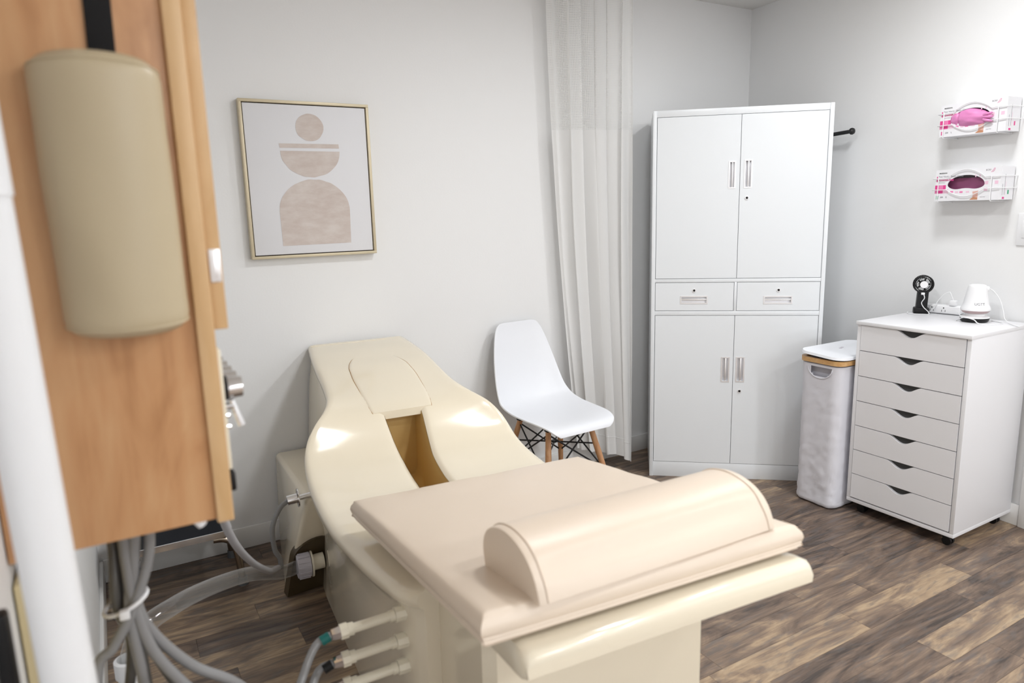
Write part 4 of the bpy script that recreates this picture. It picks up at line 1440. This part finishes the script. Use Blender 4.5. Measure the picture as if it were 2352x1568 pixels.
def glove_box(s0, z0, label, code_mat, size_txt, full):
    t = wall_thing('glove_box', label, 'glove box', s0 + BWD / 2, z0, 'glove boxes on the right wall')
    w, yb, yf = BWD / 2, -OFF, -OFF - BDP
    mb = MB()
    bm = mb.bm
    N = 40
    ecx, ecz = -0.004, 0.0655          # opening centre
    EA, EB = 0.076, 0.039

    def rim(y, sc=1.0):
        out = []
        for k in range(N):
            a = 2 * math.pi * k / N
            x = ecx + EA * sc * math.cos(a)
            zz = EB * math.sin(a)
            if zz < 0: zz = zz * 0.62 + 0.012 * math.exp(-(math.cos(a) / 0.45) ** 2) * 0.8
            out.append((x, y, ecz + zz * sc))
        return out
    outer = []
    for k in range(N):
        a = 2 * math.pi * k / N
        dx, dz = math.cos(a), math.sin(a)
        tx = (w - ecx) / dx if dx > 1e-6 else ((-w - ecx) / dx if dx < -1e-6 else 9)
        tz = (BHT - ecz) / dz if dz > 1e-6 else ((-ecz) / dz if dz < -1e-6 else 9)
        tt = min(tx, tz)
        outer.append([ecx + dx * tt, yf, ecz + dz * tt])
    for (X, Z) in ((w, BHT), (-w, BHT), (-w, 0), (w, 0)):
        k = min(range(N), key=lambda i: (outer[i][0] - X) ** 2 + (outer[i][2] - Z) ** 2)
        outer[k] = [X, yf, Z]
    rin = rim(yf)
    rin2 = rim(yf + 0.004)
    mb.grid([outer, rin, rin2], closed=True)
    # the other five panels
    B4 = [(w, yb, BHT), (-w, yb, BHT), (-w, yb, 0), (w, yb, 0)]
    F4 = [(w, yf, BHT), (-w, yf, BHT), (-w, yf, 0), (w, yf, 0)]
    for k in range(4):
        k2 = (k + 1) % 4
        bm.faces.new([bm.verts.new(p) for p in (F4[k], F4[k2], B4[k2], B4[k])])
    bm.faces.new([bm.verts.new(p) for p in B4])
    box = mb.build('carton', 'card', t, 20)
    # prints
    def X(f): return -w + f * BWD         # f 0..1 along the front
    # pixelated pink band
    rnd = random.Random(3)
    for row in range(2):
        for k in range(4 if row == 0 else 5):
            f0 = 0.0 + k * 0.044
            mat = ['pink', 'pink2', 'pink', 'pink2', 'pink', 'pink3'][(k + row * 1 + rnd.randint(0, 1)) % 6]
            z1 = 0.0665 - row * 0.0172
            print_patch(t, X(f0 + 0.044), X(f0), z1 - 0.0172, z1, mat, yf)
    for f0, z1, mat in ((0.25, 0.041, 'pink2'), (0.33, 0.039, 'pink3'), (0.40, 0.039, 'pink2'), (0.50, 0.039, 'pink3'), (0.775, 0.076, 'pink3'), (0.92, 0.076, 'pink3'), (0.77, 0.050, 'pink3')):
        print_patch(t, X(f0 + 0.05), X(f0), z1 - (0.013 if f0 > 0.7 else 0.007), z1, mat, yf)
    print_patch(t, X(0.035), X(0.018), 0.096, 0.103, 'pink', yf)
    print_patch(t, X(0.035), X(0.018), 0.081, 0.091, 'pink', yf)
    def T2(s, size, f, z, mat, bold=0.0):
        me = text_mesh(s, size, 'LEFT', 0.00004, bold)
        o = link('lettering', me, mat, t, 0)
        o.location = (X(f), yf - 0.0004, z)
        o.rotation_euler = (math.pi / 2, 0, 0)
        return o
    TX = T2
    TX('McKESSON', 0.0068, 0.055, 0.1135, 'inkdark', 0.0002)
    TX('Pink Nitrile* Exam Gloves', 0.0098, 0.048, 0.0985, 'ink')
    TX('POWDER-FREE', 0.0098, 0.048, 0.0835, 'pink', 0.0003)
    TX('NON-STERILE', 0.0048, 0.048, 0.075, 'ink')
    TX('250', 0.0085, 0.095, 0.0135, 'ink', 0.0002)
    TX(size_txt, 0.0085, 0.185, 0.0135, 'ink', 0.0002)
    TX('BCRF', 0.0088, 0.775, 0.1165, 'ink')
    TX('latex free', 0.0052, 0.72, 0.012, 'ink')
    print_patch(t, X(0.062), X(0.030), 0.008, 0.023, code_mat, yf, 'size_mark')
    # ribbon
    mb2 = MB()
    rib = [(0.855, 0.110), (0.885, 0.120), (0.900, 0.1265), (0.908, 0.1255), (0.905, 0.120), (0.890, 0.114), (0.870, 0.111)]
    mb2.tube([(X(f), yf - 0.0002, z) for f, z in rib], 0.0006, 6)
    mb2.build('ribbon_emblem', 'pink', t)
    # printed forearm and bracelet, two finger tips
    mb2 = MB()
    mb2.prism([(X(0.60), 0.004), (X(0.685), 0.004), (X(0.685), 0.028), (X(0.69), 0.039), (X(0.60), 0.036), (X(0.61), 0.022)], lambda x, z: (x, yf, z), lambda x, z: (x, yf - 0.0003, z))
    mb2.build('printed_forearm', 'skin', t, 0)
    mb2 = MB()
    mb2.prism([(X(0.565), 0.003), (X(0.685), 0.003), (X(0.68), 0.011), (X(0.63), 0.014), (X(0.59), 0.009)], lambda x, z: (x, yf - 0.0003, z), lambda x, z: (x, yf - 0.0005, z))
    mb2.build('printed_bracelet', 'skin2', t, 0)
    for f in (0.63, 0.695):
        mb2 = MB()
        mb2.prism([(X(f - 0.008) + 0, 0.094), (X(f + 0.008), 0.094), (X(f + 0.008), 0.100), (X(f + 0.004), 0.104), (X(f - 0.004), 0.104), (X(f - 0.008), 0.100)], lambda x, z: (x, yf, z), lambda x, z: (x, yf - 0.0003, z))
        mb2.build('printed_fingertip', 'pink3', t, 0)
    # end panel print (the end that faces the camera)
    for yy, zz0, zz1, mt2 in ((-0.080, 0.018, 0.062, 'ink'), (-0.066, 0.02, 0.10, 'ink'), (-0.060, 0.018, 0.070, 'pink3')):
        MB().box(w, w + 0.0003, yy - 0.0008, yy + 0.0008, zz0, zz1).build('small_print', mt2, t, 0)
    MB().box(w, w + 0.0003, -0.045, -0.036, 0.022, 0.038).build('size_mark', code_mat, t, 0)
    MB().box(w, w + 0.0003, -0.078, -0.064, 0.003, 0.011).build('size_mark', 'pink', t, 0)
    # what is inside
    mb2 = MB()
    rows = []
    for i in range(17):
        row = []
        for j in range(13):
            x = ecx + (i / 16 - 0.5) * 0.19
            z = 0.008 + j / 12 * (BHT - 0.045)
            y = yf + 0.034 + 0.006 * mnoise.noise(Vector((x * 30, z * 30, z0 * 10)))
            row.append((x, y, z))
        rows.append(row)
    mb2.grid(rows)
    mb2.build('folded_gloves', 'gloved', t, 60)
    return t, ecx, ecz, yf, w


gb1, ecx, ecz, yf, wbx = glove_box(1.206, 1.618, 'upper carton of pink exam gloves with a glove pulled out', 'pink', 'L', True)
gb2, *_ = glove_box(1.208, 1.352, 'lower carton of pink exam gloves with a dark empty looking opening', 'green', 'S', False)


def wire_holder(z0, label):
    t = wall_thing('wire_holder', label, 'rack', 1.206 + BWD / 2, z0, 'wire glove box holders')
    w = BWD / 2 + 0.012
    yw = -OFF - BDP - 0.006
    for (zz, bulge) in ((0.094, 0.033), (0.047, -0.029)):
        pts = [(w, -0.002, zz), (w, yw + 0.02, zz), (w - 0.006, yw + 0.003, zz), (w - 0.03, yw, zz), (0.088, yw, zz + bulge * 0.04)]
        for k in range(15):
            a = k / 14
            x = 0.078 - 0.156 * a
            pts.append((x, yw, zz + bulge * math.sin(math.pi * a) ** 0.9 * (1.0)))
        pts += [(-0.090, yw, zz + bulge * 0.02), (-w + 0.03, yw, zz), (-w + 0.006, yw + 0.003, zz), (-w, yw + 0.02, zz), (-w, -0.002, zz)]
        MB().tube(smooth_path(pts, 3), 0.0017, 8).build('front_wire', 'plast', t)
    for x in (-0.113, 0.103):
        MB().tube(smooth_path([(x, yw - 0.0015, 0.100), (x, yw - 0.0015, 0.05), (x, yw - 0.0015, 0.006), (x, yw + 0.003, -0.003), (x, yw + 0.02, -0.004), (x, -0.006, -0.004), (x, -0.0022, 0.0), (x, -0.0022, 0.11)], 4), 0.0018, 8).build('upright_wire', 'plast', t)
    return t


wire_holder(1.618, 'white wire holder round the upper glove carton')
wire_holder(1.352, 'white wire holder round the lower glove carton')
# glove hanging out of the upper carton
gl = wall_thing('exam_glove', 'crumpled pink exam glove bulging out of the upper carton', 'glove', 1.206 + BWD / 2, 1.618)
mb = MB()
rows = []
NI, NJ = 30, 20
for j in range(NJ + 1):
    row = []
    tz = j / NJ
    for i in range(NI + 1):
        tx = i / NI
        x = ecx - 0.083 + tx * 0.160
        hh = 0.078 * (math.sin(math.pi * min(1, 0.10 + tx * 0.86)) ** 0.55)
        zc = 0.066 + 0.006 * math.sin(tx * 3.1) - 0.010 * tx
        z = zc + (tz - 0.5) * hh
        prof = math.sin(math.pi * min(max(tz, 0), 1)) ** 0.6
        y = yf + 0.010 - 0.024 * prof * math.sin(math.pi * (0.08 + 0.86 * tx)) ** 0.5
        y += 0.0035 * mnoise.noise(Vector((x * 28 + z * 20, z * 70, 2))) + (0.006 if 0.17 < tx < 0.22 else 0)
        row.append((x, y, z))
    rows.append(row)
mb.grid(rows)
g_ = mb.build('palm', 'glove', gl, 70)
g_.modifiers.new('thick', 'SOLIDIFY').thickness = 0.0012
for k, (dz, ln) in enumerate(((0.012, 0.030), (0.000, 0.034), (-0.013, 0.030))):
    MB().tube(smooth_path([(ecx + 0.055, yf - 0.010, 0.062 + dz * 0.7), (ecx + 0.070, yf - 0.014, 0.060 + dz), (ecx + 0.062 + ln * 0.9, yf - 0.010, 0.060 + dz * 1.3)], 5), [0.006] * 5 + [0.0055] * 3 + [0.005, 0.004, 0.0015], 10).build('finger', 'glove', gl)

# light switch at the edge of view
sw_ = wall_thing('light_switch', 'white light switch plate on the right wall beyond the glove boxes', 'light switch', 1.56, 1.232)
MB().box(-0.058, 0.058, -0.006, 0, -0.064, 0.064, 0.002).build('plate', 'plast', sw_)
for x in (-0.023, 0.023): MB().box(x - 0.016, x + 0.016, -0.009, -0.005, -0.033, 0.033, 0.001).build('rocker', 'plast', sw_)

# black rod sticking out beyond the cabinet
rd = wall_thing('wall_rail', 'black metal rail with round end behind the tall cabinet on the right wall', 'rail', 0.45, 1.686)
MB().cyl((0, 0, 0), (0, -0.006, 0), 0.020, 0.020, 24).build('rose', 'blackm', rd)
MB().cyl((0, 0, 0), (0, -0.06, 0), 0.007, 0.007, 16).build('bracket', 'blackm', rd)
MB().tube([(-0.20, -0.06, -0.010), (0.285, -0.06, 0.0085)], 0.0095, 16).build('rod', 'blackm', rd)
MB().lathe([(0, -0.014), (0.010, -0.012), (0.0155, -0.005), (0.0165, 0.001), (0.014, 0.008), (0.008, 0.012), (0, 0.013)], n=24).build('end_knob', 'blackm', rd, 50, loc=(0.297, -0.06, 0.009), rot=(0, math.pi / 2, 0))

# ================================================================== ON THE CHEST
TOP = 0.860
# handheld fan
fn = thing('handheld_fan', 'small black handheld fan standing in its dock on the white chest', 'fan', (-0.190, -1.185, TOP), math.radians(-52))
# local -y faces the camera
mb = MB()
mb.box(-0.030, 0.030, -0.022, 0.022, 0, 0.030, 0.006)
mb.build('dock', 'black', fn)
mb = MB()
mb.prism([(-0.0215, 0.026), (0.0215, 0.026), (0.0235, 0.104), (-0.0185, 0.104)], lambda x, z: (x, -0.014, z), lambda x, z: (x, 0.014, z))
mb.build('handle', 'black', fn)
hc = Vector((0.002, 0, 0.132))
R0_ = 0.037
mb = MB()
for yy in (-0.014, 0.014):
    mb.tube([(hc.x + R0_ * math.cos(t), yy, hc.z + R0_ * math.sin(t)) for t in [2 * math.pi * k / 40 for k in range(41)]], 0.0032, 8, caps=False)
    mb.tube([(hc.x + 0.029 * math.cos(t), yy, hc.z + 0.029 * math.sin(t)) for t in [2 * math.pi * k / 40 for k in range(41)]], 0.0016, 8, caps=False)
    for k in range(24 if yy < 0 else 0):
        t = 2 * math.pi * k / 24
        mb.cyl((hc.x + 0.014 * math.cos(t), yy, hc.z + 0.014 * math.sin(t)), (hc.x + R0_ * math.cos(t), yy, hc.z + R0_ * math.sin(t)), 0.0009, None, 6)
mb.build('grille', 'black', fn)
mb = MB()
for k in range(24):
    t = 2 * math.pi * k / 24
    mb.box(-0.0012, 0.0012, -0.014, 0.014, R0_ - 0.002, R0_ + 0.002, mat=Matrix.Translation(hc) @ Matrix.Rotation(t, 4, 'Y'))
mb.build('grille_band', 'black', fn)
MB().cyl((hc.x, -0.0185, hc.z), (hc.x, 0.016, hc.z), 0.0165, 0.0165, 28).build('hub', 'black', fn, 30)
MB().cyl((hc.x, -0.0195, hc.z), (hc.x, -0.0182, hc.z), 0.0155, 0.0155, 28).build('badge', 'alu', fn, 30)
mb = MB()
for k in range(5):
    t = 2 * math.pi * k / 5
    mb.box(0.010, 0.027, -0.0006, 0.0006, -0.004, 0.004, mat=Matrix.Translation(hc) @ Matrix.Rotation(t, 4, 'Y') @ Matrix.Rotation(0.6, 4, 'X'))
mb.build('blade_set', 'black', fn)
# its white charging cable
fm = Matrix.Translation(fn.location) @ Matrix.Rotation(math.radians(-52), 4, 'Z')
mb = MB()
cpts = [(0.0, -0.018, 0.090), (0.004, -0.022, 0.086), (0.006, -0.026, 0.072), (-0.003, -0.024, 0.052), (0.006, -0.028, 0.032), (0.024, -0.028, 0.014), (0.026, -0.032, 0.003), (0.005, -0.034, 0.0025), (-0.03, -0.030, 0.0025), (-0.052, -0.010, 0.003), (-0.045, 0.015, 0.006), (-0.01, 0.03, 0.004), (0.03, 0.034, 0.003)]
mb.tube(smooth_path([fm @ Vector(p) for p in cpts], 8), 0.0018, 8)
q = fm @ Vector((0.0, -0.019, 0.092))
mb.box(-0.007, 0.007, -0.006, 0.004, -0.005, 0.005, 0.002, mat=Matrix.Translation(q) @ Matrix.Rotation(math.radians(-52), 4, 'Z'))
tag(mb.build('charging_cable', 'plast', None, 60), 'white charging cable plugged into the handheld fan', 'cable')
# power strip
ps = thing('power_strip', 'white power strip with two outlets behind the handheld fan', 'power strip', (-0.122, -1.242, TOP), math.radians(-84))
mb = MB()
mb.box(-0.078, 0.078, -0.020, 0.028, 0.003, 0.040, 0.006, 3)
mb.build('body', 'plast', ps, 40)
for x in (-0.036, 0.012):
    mb = MB()
    mb.box(x - 0.008, x - 0.0062, -0.0206, -0.0195, 0.012, 0.020).box(x + 0.0062, x + 0.008, -0.0206, -0.0195, 0.012, 0.020)
    mb.cyl((x, -0.0206, 0.0285), (x, -0.0195, 0.0285), 0.0028, None, 10)
    mb.build('outlet', 'inkdark', ps, 30)
MB().box(0.062, 0.074, -0.012, 0.02, 0, 0.004).box(-0.074, -0.062, -0.012, 0.02, 0, 0.004).build('foot', 'grey', ps)
pg = thing('charger_plug', 'white plug adapter standing in the power strip', 'charger', (-0.130, -1.289, TOP + 0.0405), math.radians(-84))
MB().box(-0.013, 0.013, -0.010, 0.014, 0, 0.024, 0.004).build('body', 'plast', pg)
mb = MB()
mb.tube(smooth_path([(-0.130, -1.289, TOP + 0.064), (-0.130, -1.274, TOP + 0.095), (-0.130, -1.269, TOP + 0.098), (-0.135, -1.252, TOP + 0.090), (-0.145, -1.232, TOP + 0.060), (-0.152, -1.222, TOP + 0.03), (-0.160, -1.202, TOP + 0.004), (-0.165, -1.187, TOP + 0.002)], 8), 0.0017, 8)
tag(mb.build('adapter_cable', 'plast', None, 60), 'white cable looping up from the plug adapter on the power strip', 'cable')
# white aroma humidifier / diffuser
ke = thing('humidifier', 'white bell shaped humidifier on a black base beside the power strip', 'humidifier', (-0.235, -1.432, TOP), math.radians(-55))
MB().lathe([(0, 0), (0.044, 0), (0.049, 0.004), (0.052, 0.014), (0.0525, 0.018)], n=40).build('base', 'black', ke, 40)
MB().lathe([(0.0525, 0.018), (0.051, 0.022), (0.044, 0.025), (0.036, 0.027), (0.035, 0.034), (0.036, 0.036)], n=40).build('base_collar', 'plast', ke, 40)
MB().lathe([(0.034, 0.035), (0.044, 0.038), (0.047, 0.041), (0.0475, 0.043), (0.052, 0.047), (0.053, 0.049)], n=40).build('band', 'rose', ke, 40)
prof = [(0.0535, 0.049), (0.0538, 0.054), (0.052, 0.060), (0.047, 0.070), (0.0445, 0.080), (0.042, 0.095), (0.0385, 0.115), (0.035, 0.135), (0.033, 0.146), (0.030, 0.151), (0.022, 0.154), (0.0, 0.155)]
MB().lathe(prof, n=48).build('tank', 'plast', ke, 40)
MB().box(0.016, 0.042, -0.010, 0.010, 0.128, 0.146, 0.005).build('spout', 'plast', ke)
me = text_mesh('UGTT', 0.0145, 'CENTER', 0.00005)
o = link('lettering', me, 'ink', ke, 0)
for v in me.vertices:                       # wrap on to the bell
    a = v.co.x / 0.046
    rr_ = interp(0.072 + v.co.y, [0.07, 0.08, 0.095], [0.0475, 0.0449, 0.0424])
    z = 0.072 + v.co.y
    v.co = Vector((rr_ * math.sin(a + 0.15), -rr_ * math.cos(a + 0.15), z))
# its cord
mb = MB()
mb.tube(smooth_path([(-0.198, -1.450, TOP + 0.140), (-0.188, -1.472, TOP + 0.125), (-0.180, -1.494, TOP + 0.092), (-0.176, -1.508, TOP + 0.05), (-0.180, -1.518, TOP + 0.018), (-0.198, -1.542, TOP + 0.004), (-0.230, -1.577, TOP + 0.0018), (-0.255, -1.607, TOP + 0.0018)], 8), 0.0017, 8)
adopt(mb.build('cord', 'plast', None, 60), ke)
mb = MB()
mb.tube(smooth_path([(-0.180, -1.337, TOP + 0.022), (-0.210, -1.367, TOP + 0.004), (-0.265, -1.377, TOP + 0.002), (-0.298, -1.422, TOP + 0.022), (-0.292, -1.457, TOP + 0.016), (-0.292, -1.477, TOP + 0.003), (-0.275, -1.517, TOP + 0.002), (-0.220, -1.532, TOP + 0.002), (-0.190, -1.502, TOP + 0.002), (-0.180, -1.472, TOP + 0.002)], 8), 0.0020, 8)
adopt(mb.build('power_lead', 'plast', None, 60), ps)
